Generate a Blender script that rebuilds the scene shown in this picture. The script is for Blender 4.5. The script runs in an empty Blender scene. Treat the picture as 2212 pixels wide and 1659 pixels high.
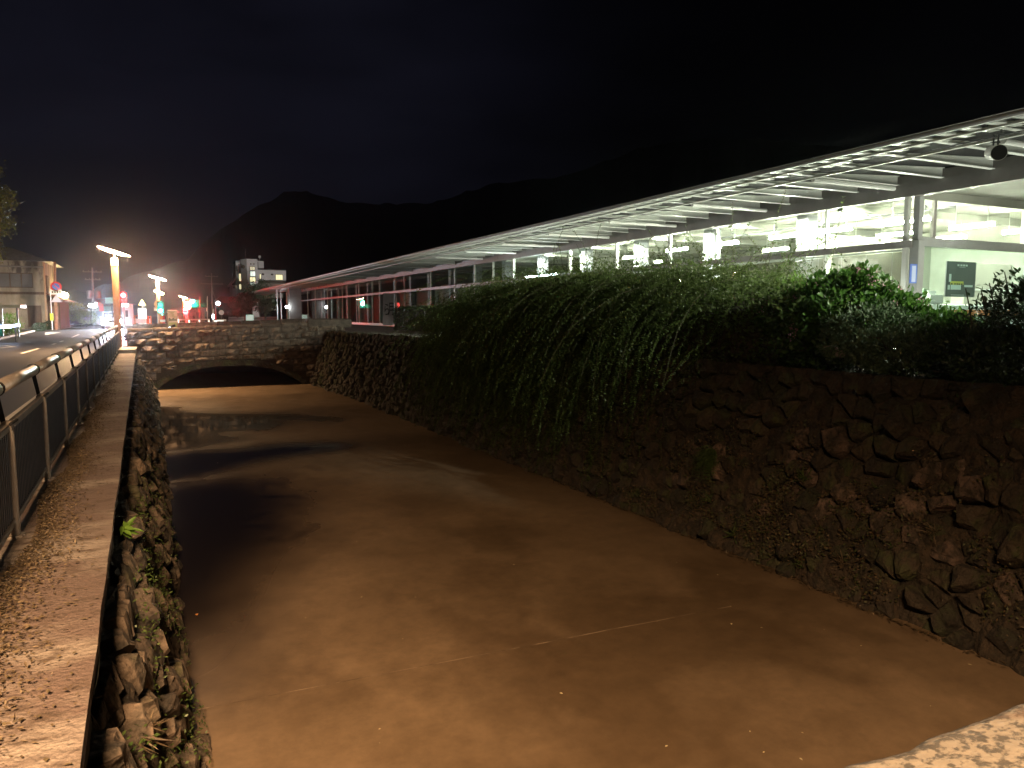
import bpy, math, random
import numpy as np
from mathutils import Vector, Matrix, noise as mnoise

R = math.radians
S = bpy.context.scene
C = S.collection
random.seed(7)
NP = np.random.RandomState(11)

# ------------------------------------------------------------------ camera
# Plan: +Y runs along the canal, +X to the right bank, z = 0 is the walkway by the fence.
PITCH = math.atan(150.5 / 1597.0)
YAW = R(25.6)
EYE = 1.6
cam = bpy.data.cameras.new('camera')
cam.lens = 36.0 * 1597.0 / 2212.0
cam.sensor_width = 36.0
cam.clip_start = 0.05
cam.clip_end = 6000
cam_ob = bpy.data.objects.new('camera', cam)
C.objects.link(cam_ob)
cam_ob.location = (0, 0, EYE)
cam_ob.rotation_euler = (R(90) - PITCH, 0, -YAW)
S.camera = cam_ob

# ------------------------------------------------------------------ night sky
world = bpy.data.worlds.new('World')
S.world = world
world.use_nodes = True
nt = world.node_tree
nt.nodes.clear()
w_out = nt.nodes.new('ShaderNodeOutputWorld')
w_bg = nt.nodes.new('ShaderNodeBackground')
sky = nt.nodes.new('ShaderNodeTexSky')
sky.sky_type = 'NISHITA'
sky.sun_disc = False
sky.sun_elevation = R(-4)
sky.sun_rotation = R(-12)
tc = nt.nodes.new('ShaderNodeTexCoord')
nz = nt.nodes.new('ShaderNodeTexNoise')
nz.inputs['Scale'].default_value = 2.2
nz.inputs['Detail'].default_value = 6
mapn = nt.nodes.new('ShaderNodeMapping')
mapn.inputs['Scale'].default_value = (1, 1, 3.2)
nt.links.new(tc.outputs['Generated'], mapn.inputs['Vector'])
nt.links.new(mapn.outputs['Vector'], nz.inputs['Vector'])
# low cloud lit by the town down the street: brighter that way, near black away from it
dotn = nt.nodes.new('ShaderNodeVectorMath')
dotn.operation = 'DOT_PRODUCT'
dotn.inputs[1].default_value = Vector((-0.22, 0.95, 0.22)).normalized()
nrm = nt.nodes.new('ShaderNodeVectorMath')
nrm.operation = 'NORMALIZE'
nt.links.new(tc.outputs['Generated'], nrm.inputs[0])
nt.links.new(nrm.outputs['Vector'], dotn.inputs[0])
town = nt.nodes.new('ShaderNodeMapRange')
town.interpolation_type = 'SMOOTHERSTEP'
town.inputs['From Min'].default_value = 0.55
town.inputs['From Max'].default_value = 1.02
town.inputs['To Min'].default_value = 0.0004
town.inputs['To Max'].default_value = 0.0046
nt.links.new(dotn.outputs['Value'], town.inputs['Value'])
cl = nt.nodes.new('ShaderNodeMapRange')
cl.inputs['From Min'].default_value = 0.3
cl.inputs['From Max'].default_value = 0.75
cl.inputs['To Min'].default_value = 0.30
cl.inputs['To Max'].default_value = 1.75
nt.links.new(nz.outputs['Fac'], cl.inputs['Value'])
mul = nt.nodes.new('ShaderNodeMath')
mul.operation = 'MULTIPLY'
nt.links.new(town.outputs['Result'], mul.inputs[0])
nt.links.new(cl.outputs['Result'], mul.inputs[1])
glow = nt.nodes.new('ShaderNodeMix')
glow.data_type = 'RGBA'
glow.blend_type = 'MULTIPLY'
glow.inputs[0].default_value = 1
glow.inputs[6].default_value = (0.80, 0.82, 1.55, 1)
nt.links.new(mul.outputs[0], glow.inputs[7])
skym = nt.nodes.new('ShaderNodeMix')
skym.data_type = 'RGBA'
skym.blend_type = 'MULTIPLY'
skym.inputs[0].default_value = 1
skym.inputs[7].default_value = (0.004, 0.004, 0.005, 1)
nt.links.new(sky.outputs[0], skym.inputs[6])
addn = nt.nodes.new('ShaderNodeMix')
addn.data_type = 'RGBA'
addn.blend_type = 'ADD'
addn.inputs[0].default_value = 1
nt.links.new(skym.outputs[2], addn.inputs[6])
nt.links.new(glow.outputs[2], addn.inputs[7])
nt.links.new(addn.outputs[2], w_bg.inputs['Color'])
w_bg.inputs['Strength'].default_value = 1.0
nt.links.new(w_bg.outputs[0], w_out.inputs[0])

# ------------------------------------------------------------------ exposure, lamps' strengths
S.view_settings.view_transform = 'Standard'
S.view_settings.look = 'None'
S.view_settings.gamma = 1
S.view_settings.use_curve_mapping = False
S.view_settings.exposure = 0.0
cy = S.cycles
cy.use_denoising = True
try:
    cy.denoiser = 'OPENIMAGEDENOISE'
except Exception:
    pass
cy.max_bounces = 8
cy.diffuse_bounces = 4
cy.glossy_bounces = 4
cy.transparent_max_bounces = 16
cy.sample_clamp_indirect = 6
cy.sample_clamp_direct = 0
cy.caustics_reflective = False
cy.caustics_refractive = False
SODIUM = (1.0, 0.60, 0.31)
NEAR_LAMP = 1750.0
FAR_LAMP = 680.0
TUBE = 430.0
CAR_LIGHT = 9000.0
HAZE = 0.0004
GARDEN_FILL = 6800.0
UPLIGHT_FILL = 190.0
SIGNAL_BEAM = 42000.0
RED_W, GREEN_W = 330.0, 60.0

# ------------------------------------------------------------------ helpers
def ray(px, py):
    xc = (px - 1106.0) / 1597.0
    yc = (829.5 - py) / 1597.0
    fh = math.cos(PITCH) + yc * math.sin(PITCH)
    up = -math.sin(PITCH) + yc * math.cos(PITCH)
    return Vector((xc * math.cos(YAW) + fh * math.sin(YAW), -xc * math.sin(YAW) + fh * math.cos(YAW), up))

def atz(px, py, z):
    r = ray(px, py); t = (z - EYE) / r.z
    return Vector((r.x * t, r.y * t, z))

def atx(px, py, x):
    r = ray(px, py); t = x / r.x
    return Vector((x, r.y * t, EYE + r.z * t))

def aty(px, py, y):
    r = ray(px, py); t = y / r.y
    return Vector((r.x * t, y, EYE + r.z * t))

def lerp(a, b, t):
    return a + (b - a) * t

def tag(o, label=None, cat=None, group=None, kind=None):
    if label: o['label'] = label
    if cat: o['category'] = cat
    if group: o['group'] = group
    if kind: o['kind'] = kind
    return o

def thing(name, loc, label, cat, group=None):
    o = bpy.data.objects.new(name, None)
    o.empty_display_size = 0.2
    C.objects.link(o)
    o.location = loc
    return tag(o, label, cat, group)

def root_loc(o):
    v = Vector(o.location)
    while o.parent:
        o = o.parent
        v += Vector(o.location)
    return v

def link_mesh(name, me, m, parent=None, loc=None):
    o = bpy.data.objects.new(name, me)
    C.objects.link(o)
    if m is not None and not me.materials:
        me.materials.append(m)
    if parent:
        o.parent = parent
    if loc is not None:
        o.location = loc
    return o

class MB:
    """collects faces in world coordinates; build() makes ONE mesh object"""
    def __init__(s):
        s.v = []; s.f = []
    def add(s, vs, fs):
        n = len(s.v)
        s.v.extend(tuple(v) for v in vs)
        s.f.extend(tuple(i + n for i in f) for f in fs)
        return s
    def box(s, x0, x1, y0, y1, z0, z1):
        vs = [(x0, y0, z0), (x1, y0, z0), (x1, y1, z0), (x0, y1, z0), (x0, y0, z1), (x1, y0, z1), (x1, y1, z1), (x0, y1, z1)]
        return s.add(vs, [(0, 3, 2, 1), (4, 5, 6, 7), (0, 1, 5, 4), (1, 2, 6, 5), (2, 3, 7, 6), (3, 0, 4, 7)])
    def bevbox(s, x0, x1, y0, y1, z0, z1, b=0.01):
        # box with its vertical and top edges chamfered
        def ring(z, i):
            return [(x0 + i + b, y0 + i, z), (x1 - i - b, y0 + i, z), (x1 - i, y0 + i + b, z), (x1 - i, y1 - i - b, z),
                    (x1 - i - b, y1 - i, z), (x0 + i + b, y1 - i, z), (x0 + i, y1 - i - b, z), (x0 + i, y0 + i + b, z)]
        vs = ring(z0, b) + ring(z0 + b, 0) + ring(z1 - b, 0) + ring(z1, b)
        fs = [tuple(range(7, -1, -1)), tuple(range(24, 32))]
        for k in range(3):
            for i in range(8):
                j = (i + 1) % 8
                fs.append((k * 8 + i, k * 8 + j, k * 8 + 8 + j, k * 8 + 8 + i))
        return s.add(vs, fs)
    def cyl(s, p0, p1, r0, r1=None, n=12, caps=True):
        if r1 is None: r1 = r0
        p0 = Vector(p0); p1 = Vector(p1)
        d = (p1 - p0).normalized()
        a = d.orthogonal().normalized(); b = d.cross(a)
        vs = []
        for p, r in ((p0, r0), (p1, r1)):
            for i in range(n):
                t = 2 * math.pi * i / n
                vs.append(p + a * (r * math.cos(t)) + b * (r * math.sin(t)))
        fs = [(i, (i + 1) % n, n + (i + 1) % n, n + i) for i in range(n)]
        if caps:
            fs += [tuple(range(n - 1, -1, -1)), tuple(range(n, 2 * n))]
        return s.add(vs, fs)
    def tube(s, pts, r, n=8):
        pts = [Vector(p) for p in pts]
        rs = r if isinstance(r, (list, tuple)) else [r] * len(pts)
        vs = []; a = None
        for i, p in enumerate(pts):
            d = (pts[min(i + 1, len(pts) - 1)] - pts[max(i - 1, 0)]).normalized()
            if a is None: a = d.orthogonal().normalized()
            a = (a - d * a.dot(d)).normalized(); b = d.cross(a)
            for k in range(n):
                t = 2 * math.pi * k / n
                vs.append(p + a * (rs[i] * math.cos(t)) + b * (rs[i] * math.sin(t)))
        fs = []
        for i in range(len(pts) - 1):
            for k in range(n):
                fs.append((i * n + k, i * n + (k + 1) % n, (i + 1) * n + (k + 1) % n, (i + 1) * n + k))
        fs += [tuple(range(n - 1, -1, -1)), tuple(range((len(pts) - 1) * n, len(pts) * n))]
        return s.add(vs, fs)
    def lathe(s, c, prof, n=20):
        c = Vector(c); vs = []
        for r, z in prof:
            for k in range(n):
                t = 2 * math.pi * k / n
                vs.append(c + Vector((r * math.cos(t), r * math.sin(t), z)))
        fs = []
        for i in range(len(prof) - 1):
            for k in range(n):
                fs.append((i * n + k, i * n + (k + 1) % n, (i + 1) * n + (k + 1) % n, (i + 1) * n + k))
        fs += [tuple(range(n - 1, -1, -1)), tuple(range((len(prof) - 1) * n, len(prof) * n))]
        return s.add(vs, fs)
    def prism(s, poly, off):
        poly = [Vector(p) for p in poly]; off = Vector(off); n = len(poly)
        vs = poly + [p + off for p in poly]
        fs = [tuple(range(n - 1, -1, -1)), tuple(range(n, 2 * n))] + [(i, (i + 1) % n, n + (i + 1) % n, n + i) for i in range(n)]
        return s.add(vs, fs)
    def quad(s, a, b, c, d):
        return s.add([a, b, c, d], [(0, 1, 2, 3)])
    def disc(s, c, nrm, r, n=16):
        c = Vector(c); nrm = Vector(nrm).normalized()
        a = nrm.orthogonal().normalized(); b = nrm.cross(a)
        return s.add([c + a * (r * math.cos(2 * math.pi * i / n)) + b * (r * math.sin(2 * math.pi * i / n)) for i in range(n)], [tuple(range(n))])
    def build(s, name, m, parent=None, kind=None, smooth=False, origin=None, recalc=True):
        o0 = Vector(origin) if origin is not None else (root_loc(parent) if parent else Vector((0, 0, 0)))
        me = bpy.data.meshes.new(name)
        me.from_pydata([(x - o0.x, y - o0.y, z - o0.z) for x, y, z in s.v], [], s.f)
        if recalc:
            import bmesh
            bm = bmesh.new(); bm.from_mesh(me)
            bmesh.ops.recalc_face_normals(bm, faces=bm.faces)
            bm.to_mesh(me); bm.free()
        if smooth:
            me.polygons.foreach_set('use_smooth', [True] * len(me.polygons))
        o = link_mesh(name, me, m, parent)
        if not parent:
            o.location = o0
        if kind: o['kind'] = kind
        return o

def np_mesh(name, verts, faces, m, parent=None, kind=None, rnd=None, smooth=False):
    """verts (N,3) world, faces (M,k) with one k; rnd: one float per face"""
    o0 = root_loc(parent) if parent else Vector((0, 0, 0))
    v = np.asarray(verts, dtype=np.float32) - np.array(o0, dtype=np.float32)
    f = np.asarray(faces, dtype=np.int32)
    k = f.shape[1]
    me = bpy.data.meshes.new(name)
    me.vertices.add(len(v)); me.vertices.foreach_set('co', v.ravel())
    me.loops.add(f.size); me.loops.foreach_set('vertex_index', f.ravel())
    me.polygons.add(len(f))
    me.polygons.foreach_set('loop_start', np.arange(0, f.size, k, dtype=np.int32))
    me.polygons.foreach_set('loop_total', np.full(len(f), k, dtype=np.int32))
    if smooth:
        me.polygons.foreach_set('use_smooth', np.ones(len(f), dtype=bool))
    if rnd is not None:
        at = me.attributes.new('rnd', 'FLOAT', 'FACE')
        at.data.foreach_set('value', np.asarray(rnd, dtype=np.float32))
    me.update(calc_edges=True)
    me.validate()
    o = link_mesh(name, me, m, parent)
    if kind: o['kind'] = kind
    return o

def children(o):
    return [c for c in C.objects if c.parent == o]

def copy_tree(o, parent=None):
    kids = [k for k in ALLKIDS(o)]
    c = o.copy(); C.objects.link(c)
    if parent: c.parent = parent
    for ch in kids:
        copy_tree(ch, c)
    return c

def ALLKIDS(o):
    return list(o.children)

def dup(o, loc, label=None, rotz=0, scale=1):
    c = copy_tree(o)
    c.location = loc
    c.rotation_euler = (0, 0, rotz)
    c.scale = (scale,) * 3
    if label: c['label'] = label
    return c

# ------------------------------------------------------------------ materials
def mk(name):
    m = bpy.data.materials.new(name); m.use_nodes = True
    return m, m.node_tree, m.node_tree.nodes['Principled BSDF']

def mat(name, col, rough=0.6, metal=0.0, col2=None, scale=4.0, stretch=(1, 1, 1), lo=0.35, hi=0.65, bump=0.0, bscale=30.0,
        objvar=0.0, spec=0.5, cell=0.0, bdist=0.03, col3=None, scale3=1.0, lo3=0.5, hi3=0.6, detail=6):
    m, t, p = mk(name)
    p.inputs['Roughness'].default_value = rough
    p.inputs['Metallic'].default_value = metal
    p.inputs['Specular IOR Level'].default_value = spec
    geo = t.nodes.new('ShaderNodeNewGeometry')
    mp = t.nodes.new('ShaderNodeMapping'); mp.inputs['Scale'].default_value = stretch
    t.links.new(geo.outputs['Position'], mp.inputs['Vector'])
    src = None
    def mixc(fac, a, b):
        x = t.nodes.new('ShaderNodeMix'); x.data_type = 'RGBA'
        t.links.new(fac, x.inputs[0])
        for v, i in ((a, 6), (b, 7)):
            if isinstance(v, tuple): x.inputs[i].default_value = (*v, 1)
            else: t.links.new(v, x.inputs[i])
        return x.outputs[2]
    def nfac(sc, lo_, hi_):
        n = t.nodes.new('ShaderNodeTexNoise'); n.inputs['Scale'].default_value = sc; n.inputs['Detail'].default_value = detail
        n.inputs['Roughness'].default_value = 0.62
        t.links.new(mp.outputs['Vector'], n.inputs['Vector'])
        r = t.nodes.new('ShaderNodeMapRange'); r.inputs['From Min'].default_value = lo_; r.inputs['From Max'].default_value = hi_
        t.links.new(n.outputs['Fac'], r.inputs['Value'])
        return r.outputs['Result']
    src = col
    if col2: src = mixc(nfac(scale, lo, hi), col, col2)
    if col3: src = mixc(nfac(scale3, lo3, hi3), src, col3)
    def scaleby(src, val, a, b):
        r = t.nodes.new('ShaderNodeMapRange'); r.inputs['To Min'].default_value = a; r.inputs['To Max'].default_value = b
        t.links.new(val, r.inputs['Value'])
        x = t.nodes.new('ShaderNodeMix'); x.data_type = 'RGBA'; x.blend_type = 'MULTIPLY'; x.inputs[0].default_value = 1
        if isinstance(src, tuple): x.inputs[6].default_value = (*src, 1)
        else: t.links.new(src, x.inputs[6])
        t.links.new(r.outputs['Result'], x.inputs[7])
        return x.outputs[2]
    if objvar:
        oi = t.nodes.new('ShaderNodeObjectInfo')
        src = scaleby(src, oi.outputs['Random'], 1 - objvar, 1 + objvar)
    if cell:
        vo = t.nodes.new('ShaderNodeTexVoronoi'); vo.inputs['Scale'].default_value = cell
        t.links.new(geo.outputs['Position'], vo.inputs['Vector'])
        sx = t.nodes.new('ShaderNodeSeparateColor'); t.links.new(vo.outputs['Color'], sx.inputs[0])
        src = scaleby(src, sx.outputs[0], 0.62, 1.38)
    if isinstance(src, tuple): p.inputs['Base Color'].default_value = (*src, 1)
    else: t.links.new(src, p.inputs['Base Color'])
    if bump:
        n = t.nodes.new('ShaderNodeTexNoise'); n.inputs['Scale'].default_value = bscale; n.inputs['Detail'].default_value = 8
        t.links.new(geo.outputs['Position'], n.inputs['Vector'])
        b = t.nodes.new('ShaderNodeBump'); b.inputs['Strength'].default_value = min(bump, 1); b.inputs['Distance'].default_value = bdist * bump
        t.links.new(n.outputs['Fac'], b.inputs['Height'])
        t.links.new(b.outputs['Normal'], p.inputs['Normal'])
    return m

def emit(name, col, strength, base=None):
    m, t, p = mk(name)
    p.inputs['Base Color'].default_value = (*(base or col), 1)
    p.inputs['Emission Color'].default_value = (*col, 1)
    p.inputs['Emission Strength'].default_value = strength
    return m

def leafmat(name, cols, rough=0.5, trans=0.35, spec=0.4):
    """colour per leaf from the 'rnd' face attribute; diffuse + gloss + light through the blade"""
    m, t, p = mk(name)
    at = t.nodes.new('ShaderNodeAttribute'); at.attribute_name = 'rnd'
    r = t.nodes.new('ShaderNodeValToRGB')
    els = r.color_ramp.elements
    while len(els) < len(cols): els.new(0.5)
    for i, c in enumerate(cols):
        els[i].position = i / (len(cols) - 1); els[i].color = (*c, 1)
    t.links.new(at.outputs['Fac'], r.inputs['Fac'])
    t.links.new(r.outputs['Color'], p.inputs['Base Color'])
    p.inputs['Roughness'].default_value = rough
    p.inputs['Specular IOR Level'].default_value = spec
    tr = t.nodes.new('ShaderNodeBsdfTranslucent')
    t.links.new(r.outputs['Color'], tr.inputs['Color'])
    mx = t.nodes.new('ShaderNodeMixShader'); mx.inputs[0].default_value = trans
    t.links.new(p.outputs[0], mx.inputs[1]); t.links.new(tr.outputs[0], mx.inputs[2])
    t.links.new(mx.outputs[0], t.nodes['Material Output'].inputs[0])
    return m

def glassmat(name, tint=(0.93, 0.97, 0.95), refl=0.9):
    m, t, p = mk(name)
    t.nodes.remove(p)
    tr = t.nodes.new('ShaderNodeBsdfTransparent'); tr.inputs[0].default_value = (*tint, 1)
    gl = t.nodes.new('ShaderNodeBsdfGlossy'); gl.inputs['Roughness'].default_value = 0.0
    gl.inputs['Color'].default_value = (refl, refl, refl, 1)
    lw_ = t.nodes.new('ShaderNodeLayerWeight'); lw_.inputs['Blend'].default_value = 0.5
    pw = t.nodes.new('ShaderNodeMath'); pw.operation = 'POWER'; pw.inputs[1].default_value = 5
    fr = t.nodes.new('ShaderNodeMapRange'); fr.inputs['To Min'].default_value = 0.04; fr.inputs['To Max'].default_value = 0.98
    t.links.new(lw_.outputs['Facing'], pw.inputs[0]); t.links.new(pw.outputs[0], fr.inputs['Value'])
    mx = t.nodes.new('ShaderNodeMixShader')
    t.links.new(fr.outputs[0], mx.inputs[0]); t.links.new(tr.outputs[0], mx.inputs[1]); t.links.new(gl.outputs[0], mx.inputs[2])
    t.links.new(mx.outputs[0], t.nodes['Material Output'].inputs[0])
    return m

M = {}
M['concrete'] = mat('concrete', (0.30, 0.27, 0.23), 0.85, col2=(0.20, 0.17, 0.14), scale=2.5, bump=0.35, bscale=25)
M['coping'] = mat('coping', (0.092, 0.066, 0.057), 0.8, col2=(0.190, 0.165, 0.142), scale=0.9, stretch=(0.7, 1.3, 1), lo=0.47, hi=0.60,
                  col3=(0.055, 0.038, 0.028), scale3=7, lo3=0.50, hi3=0.66, bump=0.8, bscale=35, detail=10)
M['soil'] = mat('soil', (0.045, 0.032, 0.02), 0.95, col2=(0.018, 0.015, 0.009), scale=5, lo=.42, hi=.58, bump=1.0, bscale=16, bdist=.08, detail=10)
M['earth'] = mat('earth', (0.03, 0.028, 0.022), 0.95, col2=(0.05, 0.045, 0.03), scale=0.4)
M['asphalt'] = mat('asphalt', (0.055, 0.053, 0.05), 0.42, col2=(0.038, 0.036, 0.035), scale=0.7, stretch=(1.6, 0.35, 1), bump=0.35, bscale=70,
                   col3=(0.085, 0.08, 0.072), scale3=0.25, lo3=0.55, hi3=0.75)
M['roadpaint'] = mat('roadpaint', (0.72, 0.71, 0.66), 0.6, col2=(0.45, 0.44, 0.4), scale=6, lo=0.5, hi=0.75)
M['stone'] = mat('stone', (0.088, 0.066, 0.047), 0.85, col2=(0.022, 0.018, 0.012), scale=5, lo=.42, hi=.58, objvar=0.6, bump=1.0, bscale=12, bdist=.06, detail=9,
                 col3=(0.05, 0.055, 0.022), scale3=1.7, lo3=0.55, hi3=0.72)
M['stone_mass'] = mat('stone_mass', (0.075, 0.056, 0.04), 0.85, col2=(0.022, 0.018, 0.012), scale=5, lo=.42, hi=.58, cell=2.2, bump=1.0, bscale=12, bdist=.06, detail=9,
                      col3=(0.05, 0.055, 0.022), scale3=1.7, lo3=0.55, hi3=0.72)
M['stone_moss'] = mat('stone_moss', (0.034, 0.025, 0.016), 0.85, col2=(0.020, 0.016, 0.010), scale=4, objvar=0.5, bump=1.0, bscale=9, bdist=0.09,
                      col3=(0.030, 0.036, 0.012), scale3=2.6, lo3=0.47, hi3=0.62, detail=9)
M['stone_pale'] = mat('stone_pale', (0.115, 0.080, 0.062), 0.85, col2=(0.035, 0.027, 0.018), scale=6, lo=0.4, hi=0.56, objvar=0.35, bump=1.0, bscale=9, bdist=0.09, detail=9)
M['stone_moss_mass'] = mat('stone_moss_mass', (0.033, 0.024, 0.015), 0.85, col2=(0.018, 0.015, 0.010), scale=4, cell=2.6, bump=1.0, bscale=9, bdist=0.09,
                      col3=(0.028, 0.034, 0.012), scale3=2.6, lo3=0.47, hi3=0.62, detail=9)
M['joint'] = mat('joint', (0.03, 0.022, 0.015), 0.95, col2=(0.05, 0.035, 0.02), scale=4, bump=0.8, bscale=20)
M['cutstone'] = mat('cutstone', (0.115, 0.088, 0.066), 0.85, col2=(0.036, 0.027, 0.02), scale=5, objvar=0.45, bump=1.0, bscale=11, detail=9)
M['granite'] = mat('granite', (0.118, 0.107, 0.088), 0.75, col2=(0.030, 0.028, 0.024), scale=64, lo=0.47, hi=0.57, stretch=(0.7, 1, 1),
                   col3=(0.07, 0.042, 0.026), scale3=7, lo3=0.60, hi3=0.74, bump=0.35, bscale=60, detail=3)
M['fence_paint'] = mat('fence_paint', (0.075, 0.095, 0.125), 0.5, col2=(0.055, 0.068, 0.09), scale=8, bump=0.05)
M['fence_post'] = mat('fence_post', (0.22, 0.195, 0.17), 0.5, col2=(0.14, 0.12, 0.10), scale=6)
M['rail_metal'] = mat('rail_metal', (0.30, 0.27, 0.245), 0.42, metal=0.6, col2=(0.22, 0.195, 0.17), scale=9)
M['white_paint'] = mat('white_paint', (0.72, 0.73, 0.70), 0.5, col2=(0.66, 0.67, 0.63), scale=2)
M['room_white'] = mat('room_white', (0.30, 0.31, 0.26), 0.8, col2=(0.23, 0.24, 0.20), scale=1.2)
M['steel_white'] = mat('steel_white', (0.62, 0.64, 0.60), 0.4, col2=(0.55, 0.57, 0.53), scale=3)
M['beam_dark'] = mat('beam_dark', (0.20, 0.19, 0.17), 0.5, metal=0.2, col2=(0.16, 0.15, 0.14), scale=2)
M['beam_grey'] = mat('beam_grey', (0.17, 0.165, 0.155), 0.5, col2=(0.13, 0.125, 0.115), scale=2)
M['post_grey'] = mat('post_grey', (0.30, 0.31, 0.30), 0.5, col2=(0.25, 0.26, 0.25), scale=2)
M['roof_metal'] = mat('roof_metal', (0.50, 0.51, 0.52), 0.4, col2=(0.42, 0.43, 0.44), scale=1.5)
M['deck_dark'] = mat('deck_dark', (0.008, 0.008, 0.009), 0.8, col2=(0.012, 0.012, 0.012), scale=2, spec=0.2)  # near-black colour stands in for the deep shade between the rafters
M['floor'] = mat('floor', (0.20, 0.19, 0.17), 0.35, col2=(0.17, 0.165, 0.15), scale=2)
M['glass'] = glassmat('glass')
M['glass_cyan'] = glassmat('glass_cyan', (0.86, 0.96, 0.94))
M['column_white'] = mat('column_white', (0.30, 0.315, 0.33), 0.6, col2=(0.26, 0.275, 0.29), scale=2)

M['tube'] = emit('tube', (1.0, 1.0, 0.80), TUBE)
M['window_tube'] = emit('window_tube', (1.0, 1.0, 0.80), TUBE * 1.0)
M['blind'] = leafmat('blind', [(0.24, 0.24, 0.165), (0.24, 0.24, 0.165)], .6, .4, .3)
M['black'] = mat('black', (0.012, 0.012, 0.013), 0.45)
M['bracket_black'] = mat('bracket_black', (0.006, 0.006, 0.006), 0.8, spec=0.15)
M['dark_grey'] = mat('dark_grey', (0.09, 0.095, 0.1), 0.5, col2=(0.075, 0.08, 0.085), scale=3)
M['bark'] = mat('bark', (0.07, 0.05, 0.035), 0.9, col2=(0.035, 0.025, 0.018), scale=9, stretch=(1, 1, 0.3), bump=0.9)
M['hill'] = mat('hill', (0.02, 0.028, 0.018), 0.95, col2=(0.012, 0.018, 0.012), scale=0.02)

# ================================================================== SETTING
def gz(y):
    t = max(0.0, min(1.0, (y - 45) / 30.0))
    return 0.3 * t * t * (3 - 2 * t)

def edge_x(y): return -0.26 - 0.0165 * y          # canal side edge of the walkway
def post_x(y): return -0.88 - 0.0175 * y          # fence line
WZ = -1.9
YB = 38.0                                         # face of the stone bridge

def ground_strip(name, xs, ys, zf, m, kind='structure'):
    """sheet with rows at ys; xs(y) gives (x0, x1)"""
    mb = MB(); vs = []; fs = []
    for y in ys:
        a, b = xs(y)
        vs += [(a, y, zf(a, y)), (b, y, zf(b, y))]
    for i in range(len(ys) - 1):
        fs.append((2 * i, 2 * i + 1, 2 * i + 3, 2 * i + 2))
    mb.add(vs, fs)
    return mb.build(name, m, kind=kind)

YS = [-60, -10, 0, 10, 20, 30, 38, 45, 50, 55, 60, 65, 70, 75, 95]
ground_strip('ground', lambda y: (-900, post_x(max(y, -5)) - 0.3), YS + [2500], lambda x, y: gz(y) - 0.004, M['earth'])
ground_strip('far_ground', lambda y: (post_x(95) - 0.3, 1600), [95, 2500], lambda x, y: 0.3, M['earth'])
ground_strip('bank_ground', lambda y: (8.6, 900), [-60, 0, 20, 44, 95], lambda x, y: 0.70, M['soil'])
ground_strip('road', lambda y: (-8.6 if y < 95 else -9.2, post_x(min(max(y, -5), 44)) - 0.42), [-30] + [v for v in YS if v > -30] + [130, 260], lambda x, y: gz(y) + 0.002, M['asphalt'])
# cross road past the bridge
mb = MB()
mb.quad((-70, 47, gz(50) + .007), (-1.9, 47, gz(50) + .007), (-1.9, 56, gz(50) + .007), (-70, 56, gz(50) + .007))
mb.build('side_road', M['asphalt'], kind='structure')

# kerb on the far side of the road
kb = MB()
for i in range(0, 52):
    y = 1.0 + i * 2.0
    kb.bevbox(-8.72, -8.56, y, y + 1.97, gz(y + 1) - 0.05, gz(y + 1) + 0.13, 0.015)
kb.build('kerb', M['concrete'], kind='structure')

def paint(name, poly, label=None):
    mb = MB(); mb.add([(x, y, gz(y) + 0.008) for x, y in poly], [tuple(range(len(poly)))])
    o = mb.build('road_marking', M['roadpaint'], kind='structure')
    return o
def paint_ring(outer, inner):
    mb = MB(); n = len(outer)
    mb.add([(x, y, gz(y) + 0.008) for x, y in outer + inner], [(i, (i + 1) % n, n + (i + 1) % n, n + i) for i in range(n)])
    return mb.build('road_marking', M['roadpaint'], kind='structure')
dc = (-7.0, 43.4)
paint_ring([(dc[0], dc[1] - 2.2), (dc[0] + .75, dc[1]), (dc[0], dc[1] + 2.2), (dc[0] - .75, dc[1])],
           [(dc[0], dc[1] - 1.55), (dc[0] + .5, dc[1]), (dc[0], dc[1] + 1.55), (dc[0] - .5, dc[1])])
paint('m', [(-7.1, 61), (-6.95, 61), (-6.6, 65.6), (-7.6, 65.6)])
paint('m', [(-8.6, 85.6), (-3.2, 85.6), (-3.2, 86.3), (-8.6, 86.3)])
for k in range(6):
    paint('m', [(-5.1, 6 + k * 10), (-4.97, 6 + k * 10), (-4.97, 11 + k * 10), (-5.1, 11 + k * 10)])
paint('m', [(-2.05, 2), (-1.92, 2), (-2.25, 34), (-2.38, 34)])

# --------------------------------------------------- water with plumes of silt
def fbm(x, y, s=0.0):
    return mnoise.fractal(Vector((x, y, s)), 0.9, 2.1, 5)

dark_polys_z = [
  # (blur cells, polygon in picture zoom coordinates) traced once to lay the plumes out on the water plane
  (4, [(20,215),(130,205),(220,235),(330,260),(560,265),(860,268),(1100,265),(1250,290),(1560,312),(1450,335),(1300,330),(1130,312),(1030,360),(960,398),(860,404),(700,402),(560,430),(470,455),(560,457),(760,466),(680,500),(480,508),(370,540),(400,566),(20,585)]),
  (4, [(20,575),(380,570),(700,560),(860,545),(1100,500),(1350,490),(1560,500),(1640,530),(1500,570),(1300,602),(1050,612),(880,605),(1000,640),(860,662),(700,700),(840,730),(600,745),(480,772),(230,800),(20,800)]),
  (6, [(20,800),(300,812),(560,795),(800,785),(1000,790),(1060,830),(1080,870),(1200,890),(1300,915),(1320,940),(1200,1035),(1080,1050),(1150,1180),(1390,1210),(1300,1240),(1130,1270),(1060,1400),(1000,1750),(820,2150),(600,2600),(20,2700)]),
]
def zpt(x, y): return atz(329.2 + x * .2645, 822.9 + y * .2645, WZ)
gx = np.arange(-0.7, 8.75, 0.09)
gy = np.concatenate([np.arange(2.0, 14, 0.08), np.arange(14, 40, 0.11), np.array([42, 45, 50, 60, 75, 95.])])
GX, GY = np.meshgrid(gx, gy, indexing='ij')
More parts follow.
